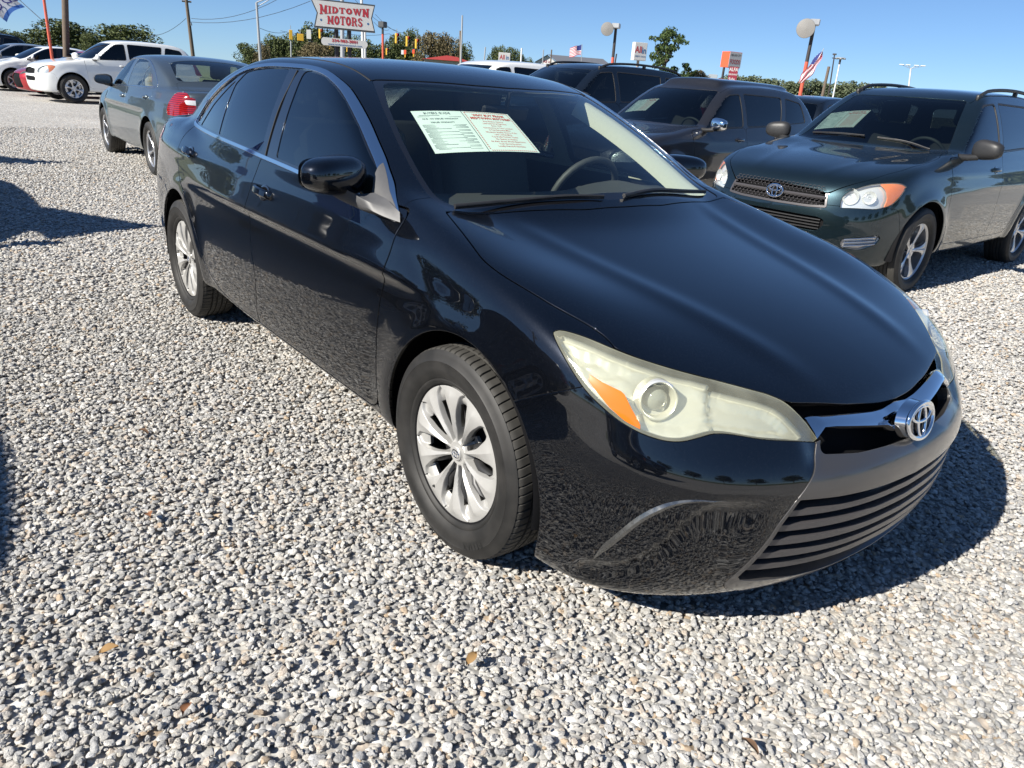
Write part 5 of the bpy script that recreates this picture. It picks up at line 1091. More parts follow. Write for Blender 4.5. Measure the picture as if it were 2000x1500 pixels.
def sedan(name, label, group, loc, rz, P, h=.05, scale=(1, 1, 1), lvl=1, cat='car', wheel=('alloy', 5, 1), glassm=GREYG, over=None, tail=None, mirror=None, antenna=True):
    F = car_field(**(over or {})); wb = F.p['wb']
    c = Car(name, loc, rz, F, ((-4.05, 0, .08), (1.1, 1.0, 1.55)), h, label, cat, group); c.root.scale = scale
    c.arch(AF, AZ, ARR); c.arch(-wb, AZ, ARR)
    c.cut('windshield', 'top', WS, glassm, .004, -.003, 0, 'mid', shell=True); c.cut('rear_window', 'top', BL_, GREYG if glassm is not WSG else WSG, .004, -.003, 0, 'mid', shell=True)
    dl = c.cut('', 'side', DLO, None, .003, put=False, shell=True); inn_, ring_ = c.split(dl, 'side', DLI, 0); c.put('window_trim', ring_.offset(.002), SATIN, 'pair', .01); fr_ = inn_.offset(-.004)
    for nm, pg in (('front_window', GF), ('rear_window_glass', GR), ('quarter_glass', GQ)): g, fr_ = c.split(fr_, 'side', pg, 0); c.put(nm, g.offset(-.002), glassm, 'pair', 0)
    c.put('window_frame', fr_, P if lvl > 1 else GBLACK, 'pair', .006)
    hm = c.cut('headlight', 'fc', HL, LENS, .004); c.put('headlight_reflector', hm.offset(-.03), REFL, 'pair', 0)
    c.cut('hood', 'top', HOOD, P, .006, 0, .02, 'mid')
    g = c.cut('', 'front', rounded([(-.2,.66),(.36,.64),(.45,.50),(.50,.30),(.46,.22),(-.2,.22)], .03), None, .003, put=False, shell=True, flt=.02); c.put('grille', g.offset(-.03), DARK, 'mid', 0)
    c.cut('front_bumper', 'side', BUMP, P, .004, 0, .015, 'mid', filt=False)
    c.cut('front_door', 'side', FD, P, .0055); c.cut('rear_door', 'side', RD, P, .0055); c.cut('front_fender', 'side', FEN, P, .004, filt=False)
    c.cut('roof', 'top', ROOF, P, .006, 0, .01, 'mid'); c.cut('trunk_lid', 'top', TR, P, .005, 0, .02, 'mid', flt=.25)
    tp = tail if tail is not None else TL
    tl_ = c.cut('', 'side', tp, None, .004, put=False, filt=False); a, b_ = c.split(tl_, 'rear', rounded([(.58,.0),(.58,1.4),(1.2,1.4),(1.2,0)], .001), 0, False)
    if lvl > 1:
        w_, a = c.split(a, 'side', rounded([(-3.70,.975),(-3.72,.925),(-3.95,.915),(-3.95,.975)], .006), 0, False); c.put('tail_lamp', a, RED, 'pair', .01); c.put('reverse_lamp', w_, CLEARW, 'pair', .01)
    else: c.put('tail_lamp', a, RED, 'pair', .01)
    if len(b_.T): c.put('tail_panel', b_, P, 'mid', .01)
    c.cut('rear_bumper', 'side', RB, P, .004, 0, .01, 'mid', filt=False); c.put('body_side', c.rest, P, 'pair', .01)
    c.put('body_shell', c.shell.offset(-.03), DARK, 'mid', 0)
    mirror_at(c, (-.665, .955, 1.075), (.07, .12, .075), -.35, mirror or P, arm=[(-.63, .93, 1.02), (-.56, .87, 1.01), (-.50, .82, 1.0)])
    handle(c, -1.55, -1.37, .905, .897, P); handle(c, -2.70, -2.52, .945, .938, P)
    cabin(c, steer=(-.86, .94))
    wells(c, .905, .33, wb, .395); kd, n_, st = wheel; put_wheels(c, ('d', n_, st), (kd, .33, .226, .215, n_, st), .79, .33, wb)
    return c
DGREEN = paint('dark_green_paint', (.008, .020, .026), .75, .36, .02); GREYP = paint('slate_grey_paint', (.105, .13, .14), .75, .34, .03)
CHARC = paint('charcoal_paint', (.022, .022, .025), .6, .36, .03); DKBLUE = paint('dark_blue_paint', (.006, .010, .016), .6, .34, .01)
WHITE = paint('white_paint', (.78, .79, .77), 0., .4, .02); REDP = paint('red_paint', (.34, .008, .012), .3, .35, .02); SILVP = paint('silver_paint', (.42, .44, .46), .7, .35, .02)
rav = suv('dark_green_crossover', 'dark green crossover with amber corner lights and roof rails, nearest at the right', 'cars parked on the gravel lot', (-1.951, 4.387, -.03), 4.759, DGREEN, .028, lvl=2)
ch = suv('charcoal_crossover', 'charcoal crossover with chrome mirror cap and raised roof, parked left of the dark green crossover', 'cars parked on the gravel lot', (-5.07, 4.91, -.02), 4.773, CHARC, .035, (.96, .96, .96), lvl=1, rails=False, hump=True, mirror=CHROME)
ds = suv('dark_blue_suv', 'big near-black suv with silver-edged roof rails showing above the black sedan roof', 'cars parked on the gravel lot', (-8.0, 5.2, 0), 4.74, DKBLUE, .04, (1.10, 1.09, 1.08), lvl=1)
wc = suv('white_hatchback', 'white car of which only the roof and dark side glass show beyond the black sedan', 'cars parked on the gravel lot', (-11.1, 5.6, 0), 4.74, WHITE, .06, (1.08, 1.05, 1.09), lvl=0, rails=False, mirror=WHITE)
fu = sedan('slate_grey_sedan', 'slate grey sedan seen from behind with red tail lamps, parked behind the black sedan', 'cars parked on the gravel lot', (-11.63, 1.291, -.01), 3.138, GREYP, .03, lvl=2, over=dict(wb=2.728), glassm=WSG,
           tail=rounded([(-3.50,1.045),(-3.40,.86),(-3.42,.79),(-3.66,.79),(-4.1,.84),(-4.1,1.06),(-3.6,1.06)], .02), mirror=TRIM)
pl = suv('white_suv', 'white suv with six-spoke wheels, facing left, nearest of the row at far left', 'cars parked on the gravel lot', (-25.7, 1.98, 0), math.radians(277), WHITE, .045, (1.05, 1.08, 1.10), lvl=1, rails=False, wheel=('alloy', 6, 0), mirror=WHITE)
rd = sedan('red_sedan', 'red car squeezed between the white suv and the white sedan at far left', 'cars parked on the gravel lot', (-28.7, 1.95, 0), math.radians(277), REDP, .06, (1, 1, 1.02), lvl=0)
w2 = sedan('white_sedan', 'white car beyond the red one in the row at far left', 'cars parked on the gravel lot', (-31.8, 1.15, 0), math.radians(277), WHITE, .06, (1, 1, 1.06), lvl=0, mirror=WHITE)
s3 = sedan('silver_sedan', 'silver blue car beyond the white one in the row at far left', 'cars parked on the gravel lot', (-35.0, .5, 0), math.radians(277), SILVP, .07, (1, 1, 1.08), lvl=0)
s4 = suv('black_suv', 'black suv, last and tallest of the row at far left', 'cars parked on the gravel lot', (-39.5, -1.1, 0), math.radians(277), DKBLUE, .07, (1.1, 1.1, 1.15), lvl=0)
w5 = suv('white_suv', 'white suv seen from behind with a red high brake light, beyond the charcoal crossover', 'cars parked on the gravel lot', (-10.2, 14.6, 0), math.radians(100), WHITE, .06, (1, 1, 1.02), lvl=0, third=True)
w6 = suv('black_hatchback', 'black car with a roof spoiler just left of the dark green crossover roof', 'cars parked on the gravel lot', (-7.2, 14.6, 0), math.radians(95), DKBLUE, .06, (1, 1, .95), lvl=0, rails=False)
for c_, q in ((rav, [(-.955,.595),(-.93,.19),(-.69,.21),(-.725,.62)]), (ch, [(-.955,.56),(-.93,.18),(-.69,.20),(-.725,.59)])):
    P = c_.sz([a for a, b_ in q], [b_ for a, b_ in q])*[1, -1, 1]; papers(c_, P, False)
# far cars of which roofs show above the nearer ones
for nm, lb, x, y, a, P, k, sc in (
    ('dark_pickup', 'black vehicle roof behind the slate grey sedan, left of the pale one', -30, 12.5, 185, DKBLUE, 0, (1.1, 1.1, 1.12)),
    ('blue_van', 'dark blue vehicle behind the slate grey sedan with a red lamp on its roof edge', -29, 14.6, 187, paint('navy_paint', (.02, .05, .13), .5), 0, (1.05, 1.05, 1.12)),
    ('silver_van', 'silver vehicle with roof rails behind the slate grey sedan', -26, 14.6, 190, SILVP, 0, (1.05, 1.05, 1.04)),
    ('pale_sedan', 'pale grey car roof between the slate grey sedan and the black sedan', -18.5, 7.8, 184, SILVP, 1, (1, 1, 1.02)),
    ('maroon_sedan', 'maroon car roof just above the black sedan rear roof edge', -34, 21.5, 190, paint('maroon_paint', (.18, .01, .03), .4), 1, (1, 1, 1.1)),
    ('blue_sedan', 'blue car roof beyond the black sedan under the red canopy', -26, 19.5, 270, paint('mid_blue_paint', (.03, .08, .30), .4), 1, (1, 1, 1.05))):
    (suv if k == 0 else sedan)(nm, lb, 'cars parked on the gravel lot', (x, y, 0), math.radians(a), P, .09, sc, lvl=0)
STEELP = mat('staff_steel', (.4, .4, .42), .4, .5)
# cars parked beside the photographer: they throw the shadows at the left and mirror in the doors
sA = suv('parked_suv', 'black suv parked out of view to the left of the black sedan', 'cars parked out of view', (-3.85, -4.74, 0), math.radians(180), CHARC, .06, (1.0, 1., 1.), lvl=0, rails=False)
sB = suv('parked_van', 'long dark suv parked out of view beside the slate grey sedan', 'cars parked out of view', (-4.2, -4.1, 0), 0, CHARC, .07, (1.36, 1.04, 1.06), lvl=0, rails=False)
sC = suv('parked_crossover', 'dark crossover parked out of view behind the photographer', 'cars parked out of view', (4.5, -5.4, 0), math.radians(80), DKBLUE, .07, (1, 1, 1), lvl=0)

# pennants on staffs out of view: their shadows reach into the picture at the left
for x0, y0, pg in ((-5.62, -3.64, [(0, 2.42), (-.25, 2.28), (-.62, 2.13), (-.98, 1.97), (-1.3, 1.80), (-.7, 1.72), (-.1, 1.70), (.35, 1.74), (.16, 2.05)]), (-10.4, -3.75, [(0, 2.55), (-.3, 2.25), (-.75, 1.95), (-.3, 1.9), (.15, 1.92), (.1, 2.25)])):
    r = empty('pennant', (x0, y0, 0), 0, 'pennant on a staff out of view beside the %s' % ('long dark suv' if x0 > -8 else 'end of the lot'), 'flag')
    B().prism([(x, 0, z) for x, z in pg], (0, .004, 0), (0, -.004, 0)).obj('cloth', mat('pennant_blue', (.06, .12, .4), .8), r); B().cyl((0, 0, 0), (0, 0, 2.5), .014, n=8).obj('staff', STEELP, r)
# ---------------------------------------------------------------- background: trees
BARK = noisy(mat('bark', (.12, .095, .075), .9), 6, .3)
def leaf_mat(name, c1, c2):
    m, nt, b = nmat(name); tc = nt.nodes.new('ShaderNodeTexCoord'); n = nt.nodes.new('ShaderNodeTexNoise'); n.inputs['Scale'].default_value = 1.3; n.inputs['Detail'].default_value = 6; n.inputs['Roughness'].default_value = .7; nt.links.new(tc.outputs['Object'], n.inputs['Vector'])
    mr = nt.nodes.new('ShaderNodeMapRange'); nt.links.new(n.outputs['Fac'], mr.inputs[0]); mr.inputs[1].default_value = .35; mr.inputs[2].default_value = .68
    mx = nt.nodes.new('ShaderNodeMix'); mx.data_type = 'RGBA'; nt.links.new(mr.outputs[0], mx.inputs[0]); mx.inputs[6].default_value = (*c1, 1); mx.inputs[7].default_value = (*c2, 1); nt.links.new(mx.outputs[2], b.inputs['Base Color'])
    b.inputs['Roughness'].default_value = .7; b.inputs['Specular IOR Level'].default_value = .25; return m
LEAF = [leaf_mat('oak_leaves', (.045, .065, .022), (.13, .15, .055)), leaf_mat('dry_leaves', (.08, .068, .035), (.20, .16, .085)), leaf_mat('pine_needles', (.026, .052, .016), (.085, .12, .035)), leaf_mat('far_leaves', (.075, .10, .055), (.17, .19, .11))]  # far leaves mixed paler: slight distance haze put into their colour
def crown_mesh(w, h, seed, n=2600, leaf=.22, clumps=14, style='oak', m=None):
    g = np.random.default_rng(seed); C_ = []
    for k in range(clumps):
        if style == 'pine':
            t = g.uniform(0, 1); rr = w*.62*(1-.5*t)*g.uniform(.1, 1.); a = g.uniform(0, 6.28); C_.append((rr*math.cos(a), rr*math.sin(a), h*t*.96, w*g.uniform(.06, .14), h*g.uniform(.03, .07)))
        else:
            a = g.uniform(0, 6.28); t = g.uniform(0, 1)**.8; rr = w*.40*math.sqrt(g.uniform(0, 1))*(1-.45*t); C_.append((rr*math.cos(a), rr*math.sin(a), h*(.18+.62*t), w*g.uniform(.10, .21), h*g.uniform(.09, .19)))
    C_ = np.array(C_); k = g.integers(0, len(C_), n); d = g.normal(size=(n, 3)); d /= np.linalg.norm(d, axis=1, keepdims=True); r = g.uniform(.35, 1.08, n)**.5
    P = C_[k, :3]+d*np.c_[C_[k, 3], C_[k, 3], C_[k, 4]]*r[:, None]; P[:, 2] = np.maximum(P[:, 2], .02*h)
    u = g.normal(size=(n, 3)); u /= np.linalg.norm(u, axis=1, keepdims=True); v = np.cross(u, g.normal(size=(n, 3))); v /= np.linalg.norm(v, axis=1, keepdims=True); s = leaf*g.uniform(.5, 1.3, n)[:, None]
    V = np.stack([P-u*s-v*s*.5, P+u*s-v*s*.6, P+u*s*.8+v*s*.6, P-u*s*.7+v*s*.7], 1).reshape(-1, 3)
    me = bpy.data.meshes.new('crown'); me.vertices.add(4*n); me.vertices.foreach_set('co', V.astype(np.float32).ravel()); me.loops.add(4*n); me.loops.foreach_set('vertex_index', np.arange(4*n, dtype=np.int32)); me.polygons.add(n)
    me.polygons.foreach_set('loop_start', np.arange(0, 4*n, 4, dtype=np.int32)); me.polygons.foreach_set('loop_total', np.full(n, 4, np.int32)); me.update(); me.materials.append(m or LEAF[0]); return me, C_
CR = {}
def tree(kind, x, y, w, h, label, group, seed=0, trunk=None, name='tree'):
    """trunk, limbs reaching into the leaf clumps, and a crown of loose leaf faces"""
    key = (kind, seed % 3)
    if key not in CR:
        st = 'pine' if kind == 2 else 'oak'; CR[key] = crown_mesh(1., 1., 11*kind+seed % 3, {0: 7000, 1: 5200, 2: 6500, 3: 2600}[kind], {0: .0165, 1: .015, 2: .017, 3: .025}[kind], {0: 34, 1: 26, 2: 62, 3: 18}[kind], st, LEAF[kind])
    me, C_ = CR[key]; t_h = trunk if trunk is not None else .22*h; r = empty(name, (x, y, -.1), seed*1.3, label, 'tree', group)
    o = bpy.data.objects.new('crown', me); COL.objects.link(o); o.parent = r; o.location = (0, 0, t_h*.8); o.scale = (w, w, h-t_h*.8)
    b = B(); tr = max(.10, .022*h); b.tube([(0, 0, 0), (.02*w, .01*w, t_h), (0, .02*w, t_h+.45*(h-t_h)), (.02*w, 0, h*.86)], [tr*1.25, tr, tr*.6, tr*.15], 8)
    for q in C_[::3]: z0_ = t_h+(q[2]*.45)*(h-t_h); b.tube([(0, 0, z0_), (q[0]*w*.55, q[1]*w*.55, z0_+(q[2]*(h-t_h)+t_h*.8-z0_)*.5), (q[0]*w, q[1]*w, t_h*.8+q[2]*(h-t_h*.8))], [tr*.4, tr*.25, tr*.08], 5)
    b.obj('trunk', BARK, r, 60); return r
TREES = [
 (0, -83.0, 5.2, 6.1, 3.2, 'dark round tree at the left edge under the banner', 'oaks beyond the row at far left', None),
 (0, -92.7, 8.8, 3.9, 3.3, 'low green tree between the two round oaks at far left', 'oaks beyond the row at far left', None),
 (0, -85.4, 11.2, 7.3, 4.6, 'round brown-green oak behind the orange pole', 'oaks beyond the row at far left', None),
 (0, -81.1, 12.5, 2.2, 3.5, 'small tree filling the gap right of the thick dark pole', 'oaks beyond the row at far left', None),
 (0, -84.5, 16.2, 8.4, 4.8, 'round dense oak right of the thick dark pole', 'oaks beyond the row at far left', None),
 (0, -103.9, 35.4, 4.6, 4.6, 'leftmost small tree left of the tall street lamp', 'dense trees behind the dealer sign', 0.5),
 (1, -97.7, 35.0, 3.6, 4.7, 'small brownish tree right of the street lamp', 'dense trees behind the dealer sign', 0.5),
 (0, -102.7, 38.6, 5.3, 6.0, 'rounded dark tree above the leftmost signal', 'dense trees behind the dealer sign', 0.5),
 (0, -101.9, 40.8, 6.0, 6.4, 'tall dark tree left of the dealer sign', 'dense trees behind the dealer sign', 0.5),
 (0, -100.9, 43.0, 6.8, 7.7, 'tallest tree beside the left end of the dealer sign', 'dense trees behind the dealer sign', 0.5),
 (0, -99.8, 45.5, 6.6, 7.1, 'tree directly behind the sign posts', 'dense trees behind the dealer sign', 0.5),
 (1, -95.1, 41.2, 6.2, 5.5, 'brownish low tree below the dealer sign', 'dense trees behind the dealer sign', 0.5),
 (0, -98.3, 48.5, 6.6, 6.5, 'green tree right of the sign posts', 'dense trees behind the dealer sign', 0.5),
 (0, -97.0, 50.9, 5.5, 6.1, 'low tree behind the square lamp pole', 'dense trees behind the dealer sign', 0.5),
 (0, -95.8, 53.2, 4.9, 7.6, 'dark leafy tree behind the large signals', 'dense trees behind the dealer sign', 0.5),
 (0, -94.8, 55.0, 4.9, 8.1, 'tall tree right of the large signals', 'dense trees behind the dealer sign', 0.5),
 (1, -88.4, 53.9, 5.7, 8.1, 'grey-leaved tree near the mast', 'dense trees behind the dealer sign', 0.5),
 (1, -87.3, 55.7, 5.2, 8.0, 'second grey-leaved tree just left of the mast', 'dense trees behind the dealer sign', 0.5),
 (0, -91.3, 60.5, 4.4, 6.9, 'small tree at the foot of the mast', 'dense trees behind the dealer sign', 0.5),
 (0, -93.0, 68.5, 4.2, 7.3, 'broad tree behind the low bank sign', 'trees behind the low bank sign', None),
 (0, -91.6, 70.3, 4.0, 7.1, 'tree right of the low bank sign', 'trees behind the low bank sign', None),
 (0, -90.3, 71.9, 3.1, 5.6, 'small tree left of the house gable', 'trees behind the low bank sign', None),
 (0, -86.2, 76.8, 2.1, 5.9, 'small round bush left of the flagpole', 'trees behind the low bank sign', None),
 (2, -51.5, 57.8, 4.9, 7.6, 'tall open pine behind the dark suv roof', 'pines', 2.2),
 (2, -52.2, 62.5, 3.0, 4.8, 'short pine to the right of the tall open pine', 'pines', 1.0),
 (1, -51.3, 63.2, 3.2, 4.7, 'thin-leaved tree left of the grey board sign', 'pines', 1.0),
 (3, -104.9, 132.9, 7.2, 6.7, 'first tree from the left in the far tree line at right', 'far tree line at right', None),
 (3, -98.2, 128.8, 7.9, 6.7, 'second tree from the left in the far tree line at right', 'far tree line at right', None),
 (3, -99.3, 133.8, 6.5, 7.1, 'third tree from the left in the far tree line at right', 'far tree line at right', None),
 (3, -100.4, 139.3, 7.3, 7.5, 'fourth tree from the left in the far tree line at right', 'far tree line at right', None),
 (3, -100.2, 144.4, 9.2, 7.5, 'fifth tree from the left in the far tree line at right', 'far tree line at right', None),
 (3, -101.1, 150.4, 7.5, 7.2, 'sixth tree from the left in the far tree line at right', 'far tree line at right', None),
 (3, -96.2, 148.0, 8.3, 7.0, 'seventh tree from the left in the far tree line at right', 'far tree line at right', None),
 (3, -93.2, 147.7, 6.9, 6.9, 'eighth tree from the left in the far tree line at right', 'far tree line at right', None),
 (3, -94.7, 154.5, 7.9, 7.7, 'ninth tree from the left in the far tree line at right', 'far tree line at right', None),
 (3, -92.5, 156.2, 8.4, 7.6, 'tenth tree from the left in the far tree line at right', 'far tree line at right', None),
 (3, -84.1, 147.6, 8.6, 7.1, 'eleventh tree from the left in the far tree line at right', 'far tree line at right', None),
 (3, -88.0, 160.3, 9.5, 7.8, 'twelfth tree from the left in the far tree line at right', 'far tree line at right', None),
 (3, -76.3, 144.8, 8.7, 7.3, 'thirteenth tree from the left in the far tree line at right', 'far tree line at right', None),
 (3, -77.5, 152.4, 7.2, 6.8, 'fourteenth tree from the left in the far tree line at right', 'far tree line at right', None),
 (0, -69.3, -17.9, 14, 8.5, 'oak out of view behind the photographer', 'trees out of view', None),
 (0, -64.4, -35.4, 14, 9.5, 'rounded tree out of view behind the photographer', 'trees out of view', None),
 (0, -55.2, -51.0, 14, 10.5, 'broad tree out of view behind the photographer', 'trees out of view', None),
 (0, -42.3, -63.8, 14, 8.5, 'dark tree out of view behind the photographer', 'trees out of view', None),
 (0, -26.6, -72.8, 14, 9.5, 'oak out of view behind the photographer', 'trees out of view', None),
 (0, -9.0, -77.4, 14, 10.5, 'rounded tree out of view behind the photographer', 'trees out of view', None),
 (0, 9.1, -77.4, 14, 8.5, 'broad tree out of view behind the photographer', 'trees out of view', None),
 (0, 26.7, -72.7, 14, 9.5, 'dark tree out of view behind the photographer', 'trees out of view', None),
 (0, 42.4, -63.7, 14, 10.5, 'oak out of view behind the photographer', 'trees out of view', None),
 (0, 55.3, -50.9, 14, 8.5, 'rounded tree out of view behind the photographer', 'trees out of view', None),
 (0, 64.5, -35.3, 14, 9.5, 'broad tree out of view behind the photographer', 'trees out of view', None),
 (0, 69.3, -17.8, 14, 10.5, 'dark tree out of view behind the photographer', 'trees out of view', None),
 (0, 69.5, 0.4, 14, 8.5, 'oak out of view behind the photographer', 'trees out of view', None),
 (0, 65.0, 18.0, 14, 9.5, 'rounded tree out of view behind the photographer', 'trees out of view', None),
 (0, 56.1, 33.8, 14, 10.5, 'broad tree out of view behind the photographer', 'trees out of view', None),
 (0, 43.5, 46.8, 14, 8.5, 'dark tree out of view behind the photographer', 'trees out of view', None),
 (3, -30.0, 150.0, 26, 11, 'tall tree out of view beyond the right edge of the picture', 'trees out of view', None),
 (3, -4.0, 141.0, 26, 11, 'broad tree out of view beyond the right edge of the picture', 'trees out of view', None),
 (3, 22.0, 132.0, 26, 11, 'low tree out of view beyond the right edge of the picture', 'trees out of view', None),
 (3, 48.0, 123.0, 26, 11, 'dark tree out of view beyond the right edge of the picture', 'trees out of view', None),
 (3, 74.0, 114.0, 26, 11, 'thin tree out of view beyond the right edge of the picture', 'trees out of view', None),
 (3, 100.0, 105.0, 26, 11, 'pale tree out of view beyond the right edge of the picture', 'trees out of view', None)]
for k, (kd, x, y, w, h, lb, gp, tk) in enumerate(TREES): tree(kd, x, y, w, h, lb, gp, k, tk, 'pine_tree' if kd == 2 else 'tree')
# ---------------------------------------------------------------- signs
SIGNW = noisy(mat('sign_white', (.46, .46, .45), .5), 3, .05); SIGND = mat('sign_edge_dark', (.05, .055, .06), .5); SRED = mat('sign_red', (.33, .02, .03), .5); SBLUE = mat('sign_blue', (.02, .10, .24), .5)
ORED = mat('orange_red', (.80, .10, .04), .5); STEEL = mat('galvanised_steel', (.40, .41, .42), .45, .4); WOOD = noisy(mat('pole_wood', (.13, .10, .075), .9), 8, .25); DKPOLE = mat('dark_pole', (.035, .03, .03), .6); YEL = mat('signal_yellow', (.58, .34, .03), .45); WPOLE = mat('white_pole', (.62, .63, .63), .5)
class Face:
    """flat board seen from the lot: origin, right and up vectors, normal towards the lot"""
    def __init__(s, pl, pr, up=(0, 0, 1.)):
        s.o = np.array(pl, float); r = np.array(pr, float)-s.o; r[2] = 0; s.w = np.linalg.norm(r); s.r = r/s.w; s.u = np.array(up); s.n = np.cross(s.r, s.u)
    def p(s, x, y, d=0.): return s.o+s.r*x+s.u*y+s.n*d
    def board(s, poly, d0, d1): b = B(); P = [s.p(x, y, 0) for x, y in poly]; b.prism(P, s.n*d0, s.n*d1); return b
    def text(s, t, x, y, size, d, name, m, parent, sx=1., off=0., slant=0.):
        V, F = text_mesh(t, size, 0, off); return frompy(name, [s.p(x+v[0]*sx, y+v[1]+slant*v[0]*sx, d) for v in V], F, m, parent)
def slab(ch):
    """slab-serif capital as polygons in a 1 x 1 box; returns (width, list of polygons)"""
    t = .24; s_ = .11
    bar = lambda x, a=0, b=1: [(x, a), (x+t, a), (x+t, b), (x, b)]
    ser = lambda x, y, e=.09: [(x-e, y), (x+t+e, y), (x+t+e, y+s_), (x-e, y+s_)]
    ring = lambda x0, x1, y0, y1: [[(( x0+x1)/2+(x1-x0)/2*math.cos(a)*k, (y0+y1)/2+(y1-y0)/2*math.sin(a)*j) for a, k, j in ((p, 1, 1), (q, 1, 1), (q, .34, .52), (p, .34, .52))] for p, q in [(i*math.pi/10, (i+1)*math.pi/10) for i in range(20)]]
    if ch == 'I': return .44, [bar(.1), ser(.1, 0), ser(.1, 1-s_)]
    if ch == 'M': return 1.02, [bar(.08), bar(.72), ser(.08, 0), ser(.72, 0), [(.02, 1), (.32, 1), (.56, .25), (.44, .25)], [(.50, .18), (.56, .3), (.72, 1), (1.0, 1), (.62, .18)], [(-.02, 1-s_), (.3, 1-s_), (.3, 1), (-.02, 1)], [(.74, 1-s_), (1.04, 1-s_), (1.04, 1), (.74, 1)]]
    if ch == 'N': return .92, [bar(.08), bar(.62), ser(.08, 0), ser(.62, 1-s_), [(0, 1), (.34, 1), (.86, 0), (.62, 0)], [(-.02, 1-s_), (.3, 1-s_), (.3, 1), (-.02, 1)]]
    if ch == 'T': return .82, [bar(.29), ser(.29, 0), [(0, 1-s_*1.2), (.82, 1-s_*1.2), (.82, 1), (0, 1)], [(0, .70), (.09, .70), (.09, 1), (0, 1)], [(.73, .70), (.82, .70), (.82, 1), (.73, 1)]]
    if ch == 'O': return .86, ring(.0, .84, -.02, 1.02)
    if ch == 'D': return .86, [bar(.06), [(0, 0), (.4, 0), (.4, s_), (0, s_)], [(0, 1-s_), (.4, 1-s_), (.4, 1), (0, 1)]]+[q for q in ring(-.06, .84, 0, 1) if min(p[0] for p in q) > .38]
    if ch == 'W': return 1.16, [[(0, 1), (.26, 1), (.42, .0), (.30, 0)], [(.30, 0), (.44, 0), (.66, 1), (.46, 1)], [(.46, 1), (.70, 1), (.86, 0), (.74, 0)], [(.74, 0), (.88, 0), (1.14, 1), (.98, 1)], [(-.04, 1-s_), (.34, 1-s_), (.34, 1), (-.04, 1)], [(.9, 1-s_), (1.18, 1-s_), (1.18, 1), (.9, 1)]]
    if ch == 'R': return .90, [bar(.06), ser(.06, 0), [(0, 1-s_), (.4, 1-s_), (.4, 1), (0, 1)], [(.3, .42), (.45, .42), (.45, .53), (.3, .53)], [(.42, .48), (.62, .48), (.90, 0), (.62, 0)]]+[q for q in ring(.0, .80, .42, 1) if min(p[0] for p in q) > .36]
    if ch == 'S': 
        up = [q for q in ring(.02, .74, .46, 1.02) if not (min(p[0] for p in q) > .45 and max(p[1] for p in q) < .80)]; lo = [q for q in ring(.02, .76, -.02, .55) if not (max(p[0] for p in q) < .35 and min(p[1] for p in q) > .22)]
        return .80, up+lo
def slab_word(fc, word, x0, x1, base, top, d, name, parent, m):
    """letters of varying height between two slanting lines: one object per letter"""
    ws = [slab(c)[0]+.10 for c in word]; k = (x1-x0)/sum(ws); x = x0
    for c, w_ in zip(word, ws):
        _, ps = slab(c); b = B()
        for j, pg in enumerate(ps):
            P = []
            for px, py in pg: X = x+px*k; lo = base(X); hi = top(X); P.append(fc.p(X, lo+(hi-lo)*py, d+.0012*(j % 5)))
            b.add(P, [tuple(range(len(P)))])
        b.obj(name, m, parent); x += w_*k
f = Face((-36.77, 14.96, 3.39), (-35.45, 17.68, 3.33))
W_ = f.w; H_ = 1.30
sg = empty('dealer_sign', tuple(f.p(W_*.45, -2.9, -.2)), 0, 'big white bow-tie shaped sign with two lines of red letters on dark posts', 'sign')
def addp(o, parent): o.parent = parent; o.matrix_parent_inverse = Matrix.Translation(-Vector(parent.location)); return o
def under(parent, fn):
    """build with world coordinates, then hang everything new under parent"""
    before = set(o.name for o in COL.objects); fn(); bpy.context.view_layer.update()
    inv = (Matrix.Translation(Vector(parent.location)) @ Matrix.Rotation(parent.rotation_euler.z, 4, 'Z')).inverted()
    for o in list(COL.objects):
        if o.name not in before and o.parent is None and o is not parent: o.parent = parent; o.matrix_parent_inverse = inv
def dealer():
    sh = [(-.14, 1.30), (.16, .66), (.0, 0), (W_, -.02), (W_-.16, .62), (W_, 1.25)]
    f.board(sh, -.38, 0).obj('sign_box', SIGND, None)
    ins = [(-.05, 1.23), (.22, .66), (.08, .07), (W_-.06, .05), (W_-.21, .62), (W_-.06, 1.18)]
    f.board(ins, 0, .02).obj('sign_face', SIGNW, None)
    mid = W_*.52; arch = lambda x: (x-mid)**2/(W_*.5)**2
    slab_word(f, 'MIDTOWN', .30, W_-.28, lambda x: .66-.16*arch(x)+.06, lambda x: .98+.12*arch(x), .03, 'sign_letter', None, SRED)
    slab_word(f, 'MOTORS', .66, W_-.60, lambda x: .20, lambda x: .60-.10*arch(x), .03, 'sign_letter', None, SRED)
    for x_ in (.36, W_-.36): b = B(); b.prism([f.p(x_+.05*math.cos(a), .36+.05*math.sin(a), 0) for a in np.linspace(0, 6.28, 12, endpoint=False)], f.n*.02, f.n*.03); b.obj('sign_dot', SBLUE, None)
    for x_ in (W_*.36, W_*.57): b = B(); q = f.p(x_, 0, -.2); b.box((q[0], q[1], (q[2]+0)/2-.03), (.16, .16, q[2]+.02), None); b.obj('sign_post', DKPOLE, None)
    g2 = f.board([(.34+.0, -.62), (.36, -.70), (.44, -.78), (W_-.52, -.80), (W_-.42, -.72), (W_-.38, -.62), (W_-.42, -.50), (W_-.50, -.44), (.44, -.42), (.36, -.50)], -.1, .10); g2.obj('phone_panel', SIGNW, None)
    f.text('334-983-3001', W_*.5, -.54, .185, .115, 'sign_text', SRED, None, 1.25, .006); f.text('www.midtownmotors1.com', W_*.5, -.71, .115, .115, 'sign_text', SBLUE, None, 1.28, .003)
under(sg, dealer)
